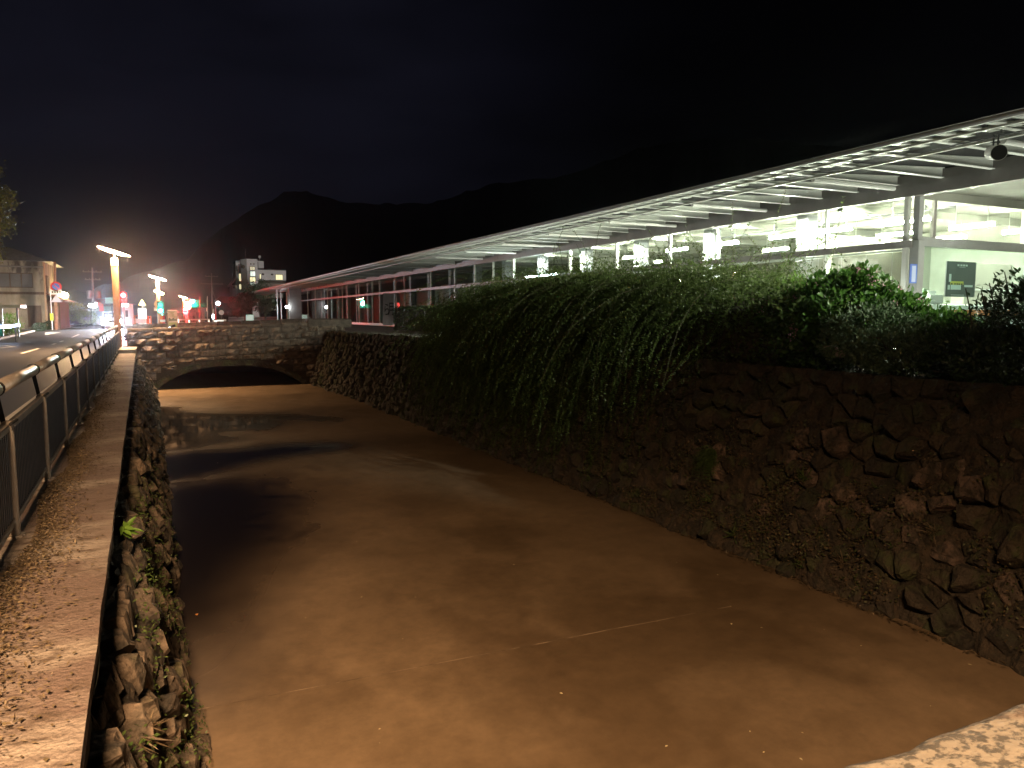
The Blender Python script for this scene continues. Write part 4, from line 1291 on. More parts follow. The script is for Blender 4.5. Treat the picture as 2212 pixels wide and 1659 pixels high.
def bush(name, loc, label, cat, blobs, n, leaf, width, m, tmpl=(T_BRO, F_BRO), up=.5, shell=.55, group=None, stems=8, flower=None, droop=0.0, toppart='foliage', seed=1):
    """leaf clumps spread through lumpy volumes; blobs = (centre, radii, share)"""
    rs = np.random.RandomState(seed)
    t_ = thing(name, loc, label, cat, group)
    cen = []; out = []
    tot = sum(b_[2] for b_ in blobs)
    for c, rad, share in blobs:
        k = int(n * share / tot); ncl = max(6, k // 16)
        d = rs.normal(size=(ncl, 3)); d /= np.linalg.norm(d, axis=1, keepdims=True)
        rr = rs.uniform(shell, 1.05, size=(ncl, 1)) ** .6
        cc = np.array(c) + d * rr * np.array(rad)
        for i in range(k):
            j = i % ncl
            p = cc[j] + rs.normal(size=3) * np.array(rad) * .13
            cen.append(p); out.append(d[j] + rs.normal(size=3) * .55 + np.array((0, 0, up)))
    cen = np.array(cen); out = np.array(out)
    al = out + rs.normal(size=out.shape) * .5; al[:, 2] -= droop
    leaves(toppart, cen, al, out + rs.normal(size=out.shape) * .5 + np.array((0, 0, .8)), leaf * rs.uniform(.6, 1.3, len(cen)), width * rs.uniform(.7, 1.2, len(cen)), m, t_, tmpl, rnd=rs.rand(len(cen)))
    q = MB(); base = Vector(loc)
    for i in range(stems):
        c, rad, sh = blobs[i % len(blobs)]
        e = Vector(c) + Vector(rs.normal(size=3) * np.array(rad) * .45)
        b0 = base + Vector((rs.normal() * .12, rs.normal() * .12, -.03))
        mid = (b0 + e) / 2 + Vector(rs.normal(size=3) * .12)
        q.tube([b0, mid, e], [.022, .015, .006], 5)
    q.build('stems', M['bark'], t_)
    if flower:
        nf = flower; fc = []; fo = []
        for i in range(nf):
            c, rad, sh = blobs[rs.randint(len(blobs))]
            d = rs.normal(size=3); d[2] = abs(d[2]) + .3; d /= np.linalg.norm(d)
            cc = np.array(c) + d * np.array(rad) * 1.03
            for k in range(14):
                fc.append(cc + rs.normal(size=3) * .03); fo.append(d + rs.normal(size=3) * .4)
        fo = np.array(fo); leaves('flower_heads', fc, rdir(len(fc)), fo, .028, .026, G['pink'], t_)
    return t_
bush('broadleaf_shrub', (9.6, 8.4, .75), 'broad leaved green shrub with pinkish flower heads in front of the lowered blinds', 'shrub',
     [((9.6, 8.1, 1.75), (.55, .75, .52), 3), ((9.5, 9.1, 1.45), (.5, .6, .5), 2), ((9.7, 7.5, 1.55), (.5, .6, .45), 2), ((9.25, 8.5, 1.15), (.4, .8, .4), 2), ((9.7, 8.0, 2.12), (.22, .25, .22), .4)], 9500, .095, .075, G['broad'], flower=40, seed=3)
bush('grey_leaf_shrub', (9.3, 7.0, .75), 'small leaved grey green shrub spilling over the wall top, below the corner post', 'shrub',
     [((9.15, 7.2, 1.40), (.45, .65, .34), 3), ((8.9, 6.8, 1.12), (.4, .6, .33), 2.5), ((8.95, 7.6, 1.2), (.3, .4, .3), 1.3)], 9000, .062, .034, G['grey'], seed=4)
bush('leafy_shrub', (9.6, 6.5, .75), 'bright green leafy shrub between the grey shrub and the dark bush', 'shrub',
     [((9.65, 6.6, 1.32), (.4, .5, .32), 2), ((9.4, 6.2, 1.1), (.4, .5, .36), 2), ((9.7, 7.0, 1.55), (.2, .2, .2), .5)], 5000, .09, .045, G['broad'], seed=5)
bush('dark_bush', (9.5, 5.0, .75), 'big dark bush filling the right edge above the wall', 'bush',
     [((9.6, 5.0, 1.55), (.75, 1.0, .55), 4), ((9.3, 4.2, 1.35), (.8, 1.0, .7), 4), ((9.1, 5.6, 1.1), (.5, .8, .4), 2), ((9.7, 5.0, 2.05), (.3, .35, .25), .6), ((9.0, 3.3, 1.3), (.8, .9, .8), 3)], 20000, .085, .04, G['dark'], seed=6)
bush('bright_shrub', (10.3, 10.0, .75), 'small fresh green shrub at the right end of the weeping shrub', 'shrub',
     [((10.0, 9.6, 1.95), (.3, .4, .35), 1), ((9.9, 9.2, 1.7), (.3, .35, .3), 1)], 1300, .06, .032, G['bright'], seed=7)
bush('low_hedge', (10.2, 6, .75), 'dark low growth along the wall top under the flowering and grey shrubs', 'hedge',
     [((9.5, 3.0, .95), (.7, 1.2, .4), 2), ((9.45, 5.0, .95), (.7, 1.3, .4), 2), ((9.5, 7.0, .95), (.55, 1.3, .36), 2), ((9.5, 9.0, .98), (.6, 1.2, .4), 2), ((8.72, 3.6, .30), (.2, .9, .42), 1), ((8.72, 5.2, .32), (.2, .9, .40), 1), ((8.75, 6.8, .36), (.2, .9, .34), 1), ((8.75, 8.4, .34), (.22, .9, .40), 1), ((10.6, 5, 1.1), (.5, 1.6, .5), 1.5), ((10.6, 8, 1.1), (.5, 1.8, .5), 1.5)], 24000, .07, .036, G['dark'], seed=17)  # low hedge; blobs hanging over the wall face added to blacken its top
# strappy plant
ly = thing('strappy_plant', (9.45, 6.75, 1.2), 'light green strap leaved plant sticking up among the shrubs', 'plant')
q = []; 
for k in range(16):
    a = k * 2.4; r_ = random.Random(k); L = r_.uniform(.35, .6)
    mbk = MB(); pts = []
    for i in range(6):
        u = i / 5; pts.append(Vector((9.45 + math.cos(a) * L * .75 * u, 6.75 + math.sin(a) * L * .75 * u, 1.15 + L * (1.25 * u - .75 * u * u))))
    sdv = Vector((-math.sin(a), math.cos(a), 0)) * .022
    vs = []
    for i, p_ in enumerate(pts):
        w = (1 - (i / 5) ** 2 * .9); vs += [p_ - sdv * w, p_ + Vector((0, 0, -.008)), p_ + sdv * w]
    fs = []
    for i in range(5):
        for c_ in range(2): fs.append((i * 3 + c_, i * 3 + c_ + 1, i * 3 + 4 + c_, i * 3 + 3 + c_))
    mbk.add(vs, fs).build('leaf', M.setdefault('lily', mat('lily', (.09, .17, .025), .4)), ly, smooth=True, recalc=False)
# bare shoots standing above the dark bush
for k, (px, py) in enumerate(((2176, 612), (2143, 636), (2125, 648), (2092, 648))):
    b0 = aty(px + 8, py + 55, 5.6); top = aty(px - 6, py - 25, 5.6)
    t_ = thing('bare_shoot', b0, ('rightmost', 'second from right', 'third from right', 'leftmost')[k] + ' thin bare shoot rising from the dark bush against the lit glass', 'shoot', 'bare shoots above the dark bush')
    q = MB(); q.tube([b0, lerp(b0, top, .5) + Vector((.01, 0, 0)), top], [.010, .008, .006], 5); q.build('stem', M['twig'], t_)
# clipped hedge
hd = thing('clipped_hedge', (12.5, 36, .7), 'clipped dark hedge on the bank in front of the glass hall', 'hedge')
n = 15000
pos = NP.rand(n, 3); face = NP.randint(0, 4, n)
hx0, hx1, hy0, hy1, hz0, hz1 = 12.5, 13.8, 27.0, 42.0, .7, 1.98
cen = np.stack([hx0 + pos[:, 0] * (hx1 - hx0), hy0 + pos[:, 1] * (hy1 - hy0), hz0 + pos[:, 2] * (hz1 - hz0)], 1)
cen[face == 0, 0] = hx0; cen[face == 1, 2] = hz1; cen[face == 2, 1] = hy1; cen[face == 3, 1] = hy0
cen += NP.normal(size=cen.shape) * .04
leaves('foliage', cen, rdir(n), rdir(n) + np.array((-.5, 0, .6)), .09, .055, G['hedge'], hd)
q = MB(); q.box(hx0 + .08, hx1 - .08, hy0 + .08, hy1 - .08, .7, hz1 - .08); q.build('inner_twigs', M['soil'], hd)

# weeds on the wall and along the water
def tuft(name, lab, cat, c, n, L, m, w=.012, spread=.6, dirv=(-.6, 0, .7), group=None, tm=(T_DIA, F_DIA)):
    t_ = thing(name, c, lab, cat, group)
    d = NP.normal(size=(n, 3)) * spread + np.array(dirv)
    ln = NP.uniform(.5, 1.1, n) * L
    dd = d / np.linalg.norm(d, axis=1, keepdims=True)
    cen = np.array(c) + dd * (ln[:, None] * .5) + NP.normal(size=(n, 3)) * .02
    leaves('blades', cen, d, rdir(n) + np.array((-.4, -.3, .8)), ln, w, m, t_, tm)
    return t_
fc = surfR(9.0, -.62, .22)
fe = thing('fern', fc, 'round tuft of feathery green fern growing out of the right wall', 'fern')
cen = []; al = []
for k in range(150):
    d = Vector((-.7, random.gauss(0, .8), random.gauss(.1, .7))).normalized(); L = random.uniform(.12, .34)
    for i in range(14):
        u = i / 13; p_ = Vector(fc) + d * L * u + Vector((-.1 * u, 0, -.22 * u * u))
        for s_ in (-1, 1):
            sd = d.cross(Vector((0, 0, 1))).normalized() * s_
            cen.append(p_ + sd * .012); al.append(sd + d * .5)
leaves('fronds', [tuple(v) for v in cen], [tuple(v) for v in al], rdir(len(cen)) * .4 + np.array((-.6, -.3, .8)), .034, .012, G['fern'], fe)
wl = random.Random(9)
spots = [(5.75, -1.2), (6.3, -1.55), (6.9, -1.75), (7.6, -1.2), (8.2, -1.7), (9.3, -1.72), (10.6, -1.65), (12.2, -1.7), (13.2, -1.55), (7.2, -.7), (6.1, -.6), (5.3, -.9), (8.9, -1.35)]
spots.sort()
cnt = {0: 0, 1: 0}
ORDW = ['nearest', 'second nearest', 'third nearest', 'fourth nearest', 'fifth nearest', 'sixth nearest', 'seventh nearest', 'eighth nearest']
for k, (y, z) in enumerate(spots):
    c = surfR(y, z, .14)
    lowz = 0 if z < -1.5 else 1
    wl_lab = ('low grass tuft at the water line of the right wall, %s of those' if lowz == 0 else 'spiky grass tuft between the boulders of the right wall, %s of those') % ORDW[cnt[lowz]]
    cnt[lowz] += 1
    tuft('grass_tuft', wl_lab, 'grass', c, wl.randint(14, 34), wl.uniform(.14, .28), G['fern'] if k % 3 else G['dry'], group='weeds on the right wall')
# moss and small creeping leaves over the right wall
n = 42000
cc = []; an = []
for k in range(n):
    y = wl.triangular(3.5, 26, 9); z = wl.triangular(WZ, .2, -1.5)
    if fbm(y * .9, z * 1.2, 12) < -.12 + .25 * rv.random(): continue
    p_ = surfR(y, z, wl.uniform(.08, .24)); cc.append(p_); an.append((-.8, 0, .5))
leaves('creeping_weed', cc, rdir(len(cc)), np.array(an) + rdir(len(cc)) * .6, NP.uniform(.02, .055, len(cc)), NP.uniform(.012, .03, len(cc)), leafmat('weed_mix', [(.035, .05, .012), (.05, .06, .02), (.06, .04, .02), (.10, .07, .03)], .6, .2), None, kind='stuff')
cc = []
for k in range(6000):
    y = wl.triangular(2.5, 16, 4); z = wl.uniform(WZ, -.5)
    if fbm(y * .9, z * 1.2, 3) < -.05: continue
    cc.append(surfL(y, z, wl.uniform(.05, .2)))
leaves('moss', cc, rdir(len(cc)), rdir(len(cc)) * .6 + np.array((.7, 0, .5)), NP.uniform(.02, .05, len(cc)), NP.uniform(.008, .02, len(cc)), G['fern'], None, kind='stuff')
tuft('grass_tuft', 'pale grass tuft hanging from the left wall close to the camera', 'grass', surfL(4.35, -.72, .1), 26, .2, G['dry'], dirv=(.8, 0, .1))
tuft('leafy_weed', 'small yellow green weed growing on the left wall below the walkway edge', 'weed', (edge_x(7.0) + .05, 7.0, -.22), 14, .16, G['bright'], w=.05, dirv=(.7, -.2, .1), tm=(T_BRO, F_BRO))
# fallen leaves along the foot of the fence
n = 17000
y = NP.triangular(.8, 5, 26, n); u = np.abs(NP.normal(size=n)) * .14
x = np.array([post_x(v) for v in y]) + .08 + u + .05 * np.sin(y * 2.3)
keep = x < np.array([edge_x(v) for v in y]) - .02
x, y = x[keep], y[keep]; n = len(x)
leaves('leaf_litter', np.stack([x, y, .012 + NP.rand(n) * .02], 1), rdir(n) * np.array((1, 1, .25)), rdir(n) * .45 + np.array((0, 0, 1)), NP.uniform(.010, .034, n), NP.uniform(.007, .02, n), G['dry'], None, (T_BRO, F_BRO), kind='stuff')
n = 420
y = NP.triangular(1.5, 4, 20, n); x = np.array([lerp(post_x(v), edge_x(v) - .03, NP.rand()) for v in y])
leaves('scattered_leaves', np.stack([x, y, np.full(n, .016)], 1), rdir(n) * np.array((1, 1, .1)), rdir(n) * .2 + np.array((0, 0, 1)), NP.uniform(.015, .04, n), NP.uniform(.01, .025, n), G['dry'], None, (T_BRO, F_BRO), kind='stuff')
# twigs and dry bits caught along the right waterline
n = 900
y = NP.triangular(3.5, 6, 18, n); cen = np.array([(surfR(v, WZ, .15)[0] - abs(NP.normal()) * .06, v, WZ + .012 + NP.rand() * .02) for v in y])
leaves('waterline_debris', cen, rdir(n) * np.array((.4, 1, .15)), rdir(n) * .3 + np.array((0, 0, 1)), NP.uniform(.03, .10, n), NP.uniform(.008, .03, n), G['dry'], None, kind='stuff')
# floating leaves
fl = [(425,1328),(781,1290),(897,1290),(870,1380),(1212,1498),(1420,1342),(1578,1310),(1580,1348),(1645,1356),(1462,1215),(1515,1228),(1550,1242),(820,1575),(820,1605),(1440,1612),(1733,1583),(2010,1525),(2095,1436),(1620,1580),(1860,1395),(1780,1360),(1110,1220),(770,1170),(660,1335),(1730,1640),(1650,1625),(520,1040),(470,1000)]
me0 = None; FLOAT = []
fmat = mat('floating_leaf', (.48, .42, .26), .6, objvar=.5)
for k, (px, py) in enumerate(fl):
    c = atz(px, py, WZ + .006)
    if me0 is None:
        q = MB(); vs = [(a[0] * .05, a[1] * .075, .004 + a[2] * .08) for a in T_BRO.tolist()]; q.add(vs, [tuple(f) for f in F_BRO.tolist()])
        o = q.build('floating_leaf', fmat, recalc=False); me0 = o.data
    else: o = link_mesh('floating_leaf', me0, None)
    o.location = c; o.rotation_euler = (0, 0, k * 1.7); s_ = .22 + .38 * (((k * 37) % 10) / 10) ** 2 + (.3 if k == 0 else 0); o.scale = (s_,) * 3
    tag(o, 'leaf', 'leaf', 'leaves floating on the canal'); FLOAT.append((c, o))
ORD = ['nearest'] + [w + ' nearest' for w in 'second third fourth fifth sixth seventh eighth ninth tenth eleventh twelfth thirteenth fourteenth fifteenth sixteenth seventeenth eighteenth nineteenth twentieth'.split()]
for side, lo_, hi_ in (('beside the left wall', -9, 1.4), ('in the middle of the canal', 1.4, 4.2), ('in the right half of the canal', 4.2, 20)):
    g = sorted([(c.y, o) for c, o in FLOAT if lo_ <= c.x < hi_ and o is not FLOAT[0][1]], key=lambda v: v[0])
    for i, (_, o) in enumerate(g):
        o['label'] = 'small pale floating leaf, %s of those %s' % (ORD[i], side)
o = FLOAT[0][1]; o['label'] = 'orange leaf floating alone close to the left wall'
o.data = o.data.copy(); o.data.materials.clear(); o.data.materials.append(mat('orange_leaf', (.55, .22, .05), .6)); o.scale = (.9, .9, .9)
# pale pebbles under the shrubs
for k, (px, py) in enumerate(((1795, 755), (1817, 766))):
    c = atx(px, py, 8.9)
    q = MB(); q.add(*stone_cell([(c.y - .10, c.z - .04), (c.y + .1, c.z - .05), (c.y + .09, c.z + .05), (c.y, c.z + .07), (c.y - .09, c.z + .05)], lambda s_, h, d: (c.x - d, s_, h), random.Random(k), gap=.005)[:2])
    tag(q.build('pebble', M['concrete'], origin=c), '%s yellowish stone lying on the wall top under the grey shrub' % ('left' if k == 0 else 'right'), 'stone')

# ================================================================== STREET THINGS
M['lamp_glow'] = emit('lamp_glow', SODIUM, FAR_LAMP, (.9, .8, .6))
M['near_lamp_glow'] = emit('near_lamp_glow', SODIUM, NEAR_LAMP, (.9, .8, .6))
M['crossing_glow'] = emit('crossing_glow', (1, .74, .55), 1700, (.9, .8, .6))
M['left_glow'] = emit('left_glow', (1, .93, .72), 420, (.9, .8, .6))
M['lamp_wood'] = mat('lamp_wood', (.30, .17, .09), .6, col2=(.22, .12, .06), scale=5, stretch=(3, 3, .2))
M['lamp_cap'] = mat('lamp_cap', (.55, .50, .42), .45, col2=(.48, .43, .36), scale=4)
M['red_on'] = emit('red_on', (1, .006, .008), 70)
M['green_on'] = emit('green_on', (.03, 1, .62), 90)
M['white_on'] = emit('white_on', (.85, .92, 1), 30)
M['warm_on'] = emit('warm_on', (1, .72, .30), 260)
M['head_on'] = emit('head_on', (.75, .86, 1), CAR_LIGHT)
M['win_on'] = emit('win_on', (1.0, .92, .52), .95)
M['win_on2'] = emit('win_on2', (.85, 1.0, .86), .95)
M['win_dim'] = emit('win_dim', (1.0, .9, .6), .35)
M['plaster'] = mat('plaster', (.34, .32, .27), .85, col2=(.17, .16, .12), scale=.9, stretch=(1, 1, .35), col3=(.05, .045, .04), scale3=.75, lo3=.54, hi3=.62)
M['plaster_white'] = mat('plaster_white', (.62, .60, .58), .8, col2=(.5, .48, .46), scale=.5)
M['old_wood'] = mat('old_wood', (.10, .07, .045), .8, col2=(.06, .042, .03), scale=4, stretch=(2, 2, .2))
M['tile_roof'] = mat('tile_roof', (.17, .165, .16), .5, col2=(.12, .118, .115), scale=3)
M['rust_roof'] = mat('rust_roof', (.22, .10, .06), .7, col2=(.15, .07, .045), scale=2)
M['pole_grey'] = mat('pole_grey', (.30, .29, .27), .7, col2=(.24, .23, .21), scale=3)
M['pole_orange'] = mat('pole_orange', (.30, .16, .10), .7, col2=(.22, .11, .07), scale=3)
M['sign_red'] = mat('sign_red', (.55, .03, .03), .45); M['sign_blue'] = mat('sign_blue2', (.05, .14, .5), .45)
M['sign_white'] = mat('sign_white', (.75, .75, .72), .5)
M['orange_plastic'] = mat('orange_plastic', (.7, .18, .03), .5); M['hi_vis'] = mat('hi_vis', (.55, .7, .03), .5)

def street_lamp(x, y, lab, glow, base=0.0, s=1.0, tilt=17):
    L = thing('street_lamp', (x, y, base), lab, 'street lamp', 'street lamps along the canal road')
    H = 4.37 * s
    q = MB(); q.cyl((x, y, base - .3), (x, y, base + H - .68 * s), .15 * s, .135 * s, 20); q.build('pole', M['lamp_wood'], L, smooth=False)
    q = MB(); q.cyl((x, y, base + H - .68 * s), (x, y, base + H - .62 * s), .142 * s, n=20); q.build('collar', M['black'], L)
    q = MB(); q.lathe((x, y, base + H - .62 * s), [(.14 * s, 0), (.14 * s, .30 * s), (.125 * s, .33 * s)], 20); q.build('lamp_head', M['lamp_cap'], L)
    q = MB(); q.cyl((x, y, base + H - .3 * s), (x, y, base + H - .02), .025 * s, n=8); q.build('stem', M['lamp_cap'], L)
    n = 28; Rm = Matrix.Rotation(R(tilt), 3, 'Y')
    def ring(r_, z): return [Vector((x, y, base + H)) + Rm @ Vector((r_ * math.cos(2 * math.pi * i / n), r_ * math.sin(2 * math.pi * i / n), z)) for i in range(n)]
    a = ring(.66 * s, .0); b_ = ring(.45 * s, -.045 * s); c = ring(.05 * s, -.06 * s)
    q = MB(); q.add(a + b_ + c, [(i, n + i, n + (i + 1) % n, (i + 1) % n) for i in range(n)] + [(n + i, 2 * n + i, 2 * n + (i + 1) % n, n + (i + 1) % n) for i in range(n)] + [tuple(range(2 * n, 3 * n))])
    q.build('reflector', glow, L, recalc=False)
    a = ring(.67 * s, .005); b_ = ring(.45 * s, .06 * s); c = ring(.05 * s, .08 * s)
    q = MB(); q.add(a + b_ + c, [(i, (i + 1) % n, n + (i + 1) % n, n + i) for i in range(n)] + [(n + i, n + (i + 1) % n, 2 * n + (i + 1) % n, 2 * n + i) for i in range(n)] + [tuple(range(2 * n, 3 * n))])
    q.build('disc_cover', M['lamp_cap'], L, recalc=False)
    return L
street_lamp(-1.58, 37.55, 'tallest nearest street lamp on a thick wooden post at the bridge end, disc glowing orange', M['lamp_glow'])
lampB = street_lamp(.2, 66, 'second street lamp further off carrying round road signs behind the green signal', M['crossing_glow'], base=.3, s=.96)
street_lamp(-1.35, -3.6, 'tall street lamp behind the viewpoint lighting the near walkway', M['near_lamp_glow'], s=1.37, tilt=33.5)
street_lamp(-15.5, 61, 'street lamp left of the frame lighting the old house and the tall tree', M['left_glow'], base=.2, s=1.1, tilt=-17)
pc = aty(396, 645, 115)
street_lamp(pc.x, 115, 'small distant street lamp near the far red signal', M['lamp_glow'], base=.3, s=.85)
# extra lamp heads and signs on the second lamp
for px, py in ((338, 629), (349, 634)):
    c = aty(px, py, 65.7)
    q = MB(); q.lathe(c, [(.03, -.1), (.14, -.06), (.16, .03), (.02, .09)], 12); q.build('side_lamp', M['warm_on'], lampB)
c = aty(341.5, 657, 65.6)
q = MB(); q.cyl((c.x, 65.55, c.z), (c.x, 65.6, c.z), .30, n=24); q.build('round_sign', mat('sign_backlit', (.65, .45, .22), .5), lampB)
c = aty(341.5, 668, 65.6)
q = MB(); q.box(c.x - .3, c.x + .3, 65.55, 65.6, c.z - .14, c.z + .14); q.build('plate_sign', mat('sign_backlit2', (.68, .55, .36), .5), lampB)

def signal(px, py, Y, on, lab, base, group='traffic signals at the crossing', pole_off=.35, lens=.15, horiz=True, pole=True, pm='pole_grey', off=('dark_grey',), light=None, lcol=None):
    c = aty(px, py, Y)
    t_ = thing('traffic_signal', (c.x + pole_off, Y + .12, base), lab, 'traffic signal', group)
    k = 3 if horiz else 2
    q = MB()
    if horiz: q.bevbox(c.x - .2, c.x + .95, Y + .03, Y + .22, c.z - .22, c.z + .22, .05)
    else: q.bevbox(c.x - .2, c.x + .2, Y + .03, Y + .22, c.z - .62 if on != 'green' else c.z - .2, c.z + .2 if on != 'green' else c.z + .62, .03)
    q.build('housing', M['black'], t_)
    q = MB(); q.disc((c.x, Y + .024, c.z), (0, -1, 0), lens, 20); q.build('lit_lens', M['red_on'] if on == 'red' else M['green_on'], t_, recalc=False)
    for i in range(1, k):
        q = MB()
        if horiz: q.disc((c.x + .38 * i, Y + .024, c.z), (0, -1, 0), lens, 16)
        else: q.disc((c.x, Y + .024, c.z + (-.4 if on != 'green' else .4)), (0, -1, 0), lens, 16)
        q.build('dark_lens', M['dark_grey'], t_, recalc=False)
    q = MB(); q.tube([(c.x - .2, Y + .0, c.z + .17), (c.x, Y - .12, c.z + .2), (c.x + .2, Y + .0, c.z + .17)], .02, 5); q.build('visor', M['black'], t_)
    if pole:
        q = MB(); q.cyl((c.x + pole_off, Y + .12, base), (c.x + pole_off, Y + .12, c.z + .3), .06, .05, 10)
        q.build('pole', M[pm], t_)
    if light:
        l = bpy.data.lights.new('signal_light', 'POINT'); l.energy = light; l.color = lcol; l.shadow_soft_size = .13
        lo = bpy.data.objects.new('signal_light', l); C.objects.link(lo); lo.parent = t_; lo.location = Vector((c.x, Y - .45, c.z + .1)) - Vector(t_.location)
        if on == 'red':      # a signal throws most of its light forward, down the road
            l = bpy.data.lights.new('signal_beam', 'SPOT'); l.energy = SIGNAL_BEAM; l.color = lcol; l.shadow_soft_size = .14; l.spot_size = R(60); l.spot_blend = 1
            lo = bpy.data.objects.new('signal_beam', l); C.objects.link(lo); lo.parent = t_; lo.location = Vector((c.x, Y - .05, c.z)) - Vector(t_.location)
            lo.rotation_euler = (R(90), 0, 0)
    return t_
signal(266, 638, 60, 'red', 'glowing red signal beside the nearest street lamp post', gz(60), light=RED_W * 2, lcol=(1, .04, .04), pole_off=.0, lens=.20, horiz=False)
signal(347, 671, 55, 'green', 'green signal on a slim white post in front of the second street lamp', .3, horiz=False, pm='sign_white', pole_off=.08, lens=.13, light=GREEN_W * 5, lcol=(.03, 1, .6))
signal(401, 669, 96, 'red', 'far red signal right of the information board', .3, horiz=False, lens=.3, light=RED_W * 18, lcol=(1, .04, .04), pole_off=0)
signal(415, 651, 110, 'green', 'high green signal in front of the red lit roof, right of the small lamp', .3, lens=.26, pole_off=1.9, light=GREEN_W * 5, lcol=(.03, 1, .6))
sg = signal(104, 636, 82, 'red', 'small red signal by the corner of the old house', .3, horiz=False, lens=.11, pole_off=.0)

# ---- utility poles
def upole(px0, ytop, ybot, Y, lab, r, m, arms=(), extra=None):
    a = aty(px0, ytop, Y); b_ = aty(px0 + 3, ybot, Y)
    t_ = thing('utility_pole', (b_.x, Y, .3), lab, 'utility pole')
    q = MB(); q.cyl((b_.x, Y, .2), (a.x, Y, a.z), r, r * .6, 12); q.build('pole', m, t_)
    for dz, w in arms:
        q = MB(); q.box(a.x - w, a.x + w, Y - .05, Y + .05, a.z - dz - .05, a.z - dz + .05)
        for s_ in (-.9, -.4, .4, .9): q.lathe((a.x + s_ * w, Y, a.z - dz + .05), [(.05, 0), (.07, .06), (.03, .14), (.01, .16)], 8)
        q.build('crossarm', M['pole_grey'], t_)
    return t_, a, b_
u1, a, b_ = upole(118, 565, 712, 74, 'bare orange lit pole with no parking sign at the house corner', .16, M['pole_orange'])
c = aty(121, 619, 73.7)
q = MB(); q.cyl((c.x, 73.66, c.z), (c.x, 73.72, c.z), .42, n=24); q.build('round_sign', M['sign_red'], u1)
q = MB(); q.cyl((c.x, 73.62, c.z), (c.x, 73.655, c.z), .27, n=24); q.build('sign_face', M['sign_blue'], u1)
q = MB(); q.prism([(c.x - .21, 73.61, c.z + .16), (c.x - .16, 73.61, c.z + .21), (c.x + .21, 73.61, c.z - .16), (c.x + .16, 73.61, c.z - .21)], (0, .008, 0)); q.build('sign_bar', M['sign_red'], u1)
c = aty(121.5, 631, 73.7)
q = MB(); q.box(c.x - .42, c.x + .42, 73.66, 73.7, c.z - .2, c.z + .2); pl_ = q.build('plate_sign', M['sign_white'], u1)
for i in range(4):
    q = MB(); q.box(c.x - .33 + i * .18, c.x - .21 + i * .18, 73.652, 73.659, c.z - .08, c.z + .08); q.build('plate_mark', M['old_wood'], u1)
c = aty(122, 645, 73.7)
q = MB(); q.prism([(c.x - .4, 73.66, c.z - .3), (c.x + .4, 73.66, c.z - .3), (c.x, 73.66, c.z + .38)], (0, .03, 0)); q.build('triangle_sign', mat('sign_pale2', (.45, .47, .6), .5), u1)
u2, a, b_ = upole(199, 578, 692, 100, 'dim utility pole with transformers standing beyond the oncoming car', .15, M['pole_grey'], ((.5, 1.0), (1.4, .8)))
for s_ in (-.45, .45):
    q = MB(); q.lathe((a.x + s_, 100, a.z - 3.6), [(.22, 0), (.28, .1), (.28, .85), (.15, .95)], 12); q.build('transformer', M['pole_grey'], u2)
u3, a, b_ = upole(457, 590, 696, 120, 'slim grey utility pole left of the small trees', .15, M['pole_grey'], ((.5, .9), (1.6, 1.6)))
q = MB(); q.tube([(a.x, 119.9, a.z - 2.5), (a.x + 1.6, 119.9, .4)], .03, 5); q.build('guy_wire', M['pole_grey'], u3)
# other lamps
c = aty(137, 638, 84)
t_ = thing('street_lamp', (c.x + .15, 84, .3), 'yellow glaring lamp on a short post behind the no parking sign', 'street lamp')
q = MB(); q.lathe(c, [(.05, -.3), (.36, -.16), (.42, .02), (.30, .22), (.03, .3)], 14); q.build('glowing_head', M['warm_on'], t_)
q = MB(); q.cyl((c.x, 84, .3), (c.x, 84, c.z - .28), .05, n=8); q.build('pole', M['pole_orange'], t_)
c = aty(471, 655, 100)
t_ = thing('street_lamp', (c.x - .1, 100, .4), 'small white glaring lamp beside the slim utility pole', 'street lamp')
q = MB(); q.lathe(c, [(.04, -.24), (.22, -.14), (.26, 0), (.18, .15), (.03, .22)], 12); q.build('glowing_head', M['white_on'], t_)
q = MB(); q.cyl((c.x - .3, 100, .4), (c.x - .3, 100, c.z + .1), .05, n=8); q.tube([(c.x - .3, 100, c.z + .1), (c.x, 100, c.z + .2)], .03, 6); q.build('pole', M['pole_grey'], t_)
for k, (px, y0, y1, Y, lab) in enumerate(((448, 640, 698, 90, 'slender pale post with a box, left of the slim utility pole'), (461, 668, 700, 84, 'pale striped marker post beside the white lamp'), (432, 640, 700, 95, 'thin rusty post behind the white guard rail'), (441, 684, 698, 88, 'short thin stake near the white guard rail'))):
    a = aty(px, y0, Y); b_ = aty(px, y1, Y)
    t_ = thing('post', (b_.x, Y, .4), lab, 'post')
    q = MB(); q.cyl((b_.x, Y, .35), (a.x, Y, a.z), .07 if k == 1 else .04, n=8); q.build('pole', M['sign_white'] if k in (0, 1) else M['pole_orange'] if k == 2 else M['pole_grey'], t_)
    q = MB(); mz = lerp(a.z, b_.z, .5); q.bevbox(b_.x - .09, b_.x + .09, Y - .1, Y - .02, mz - .2, mz + .2, .02)
    if k == 0: q.build('control_box', M['sign_white'], t_)
    elif k == 1: q.build('reflector_band', M['white_on'], t_)  # band made to glow in place of light bouncing off it
    elif k == 2: q.build('clamp', M['pole_orange'], t_)
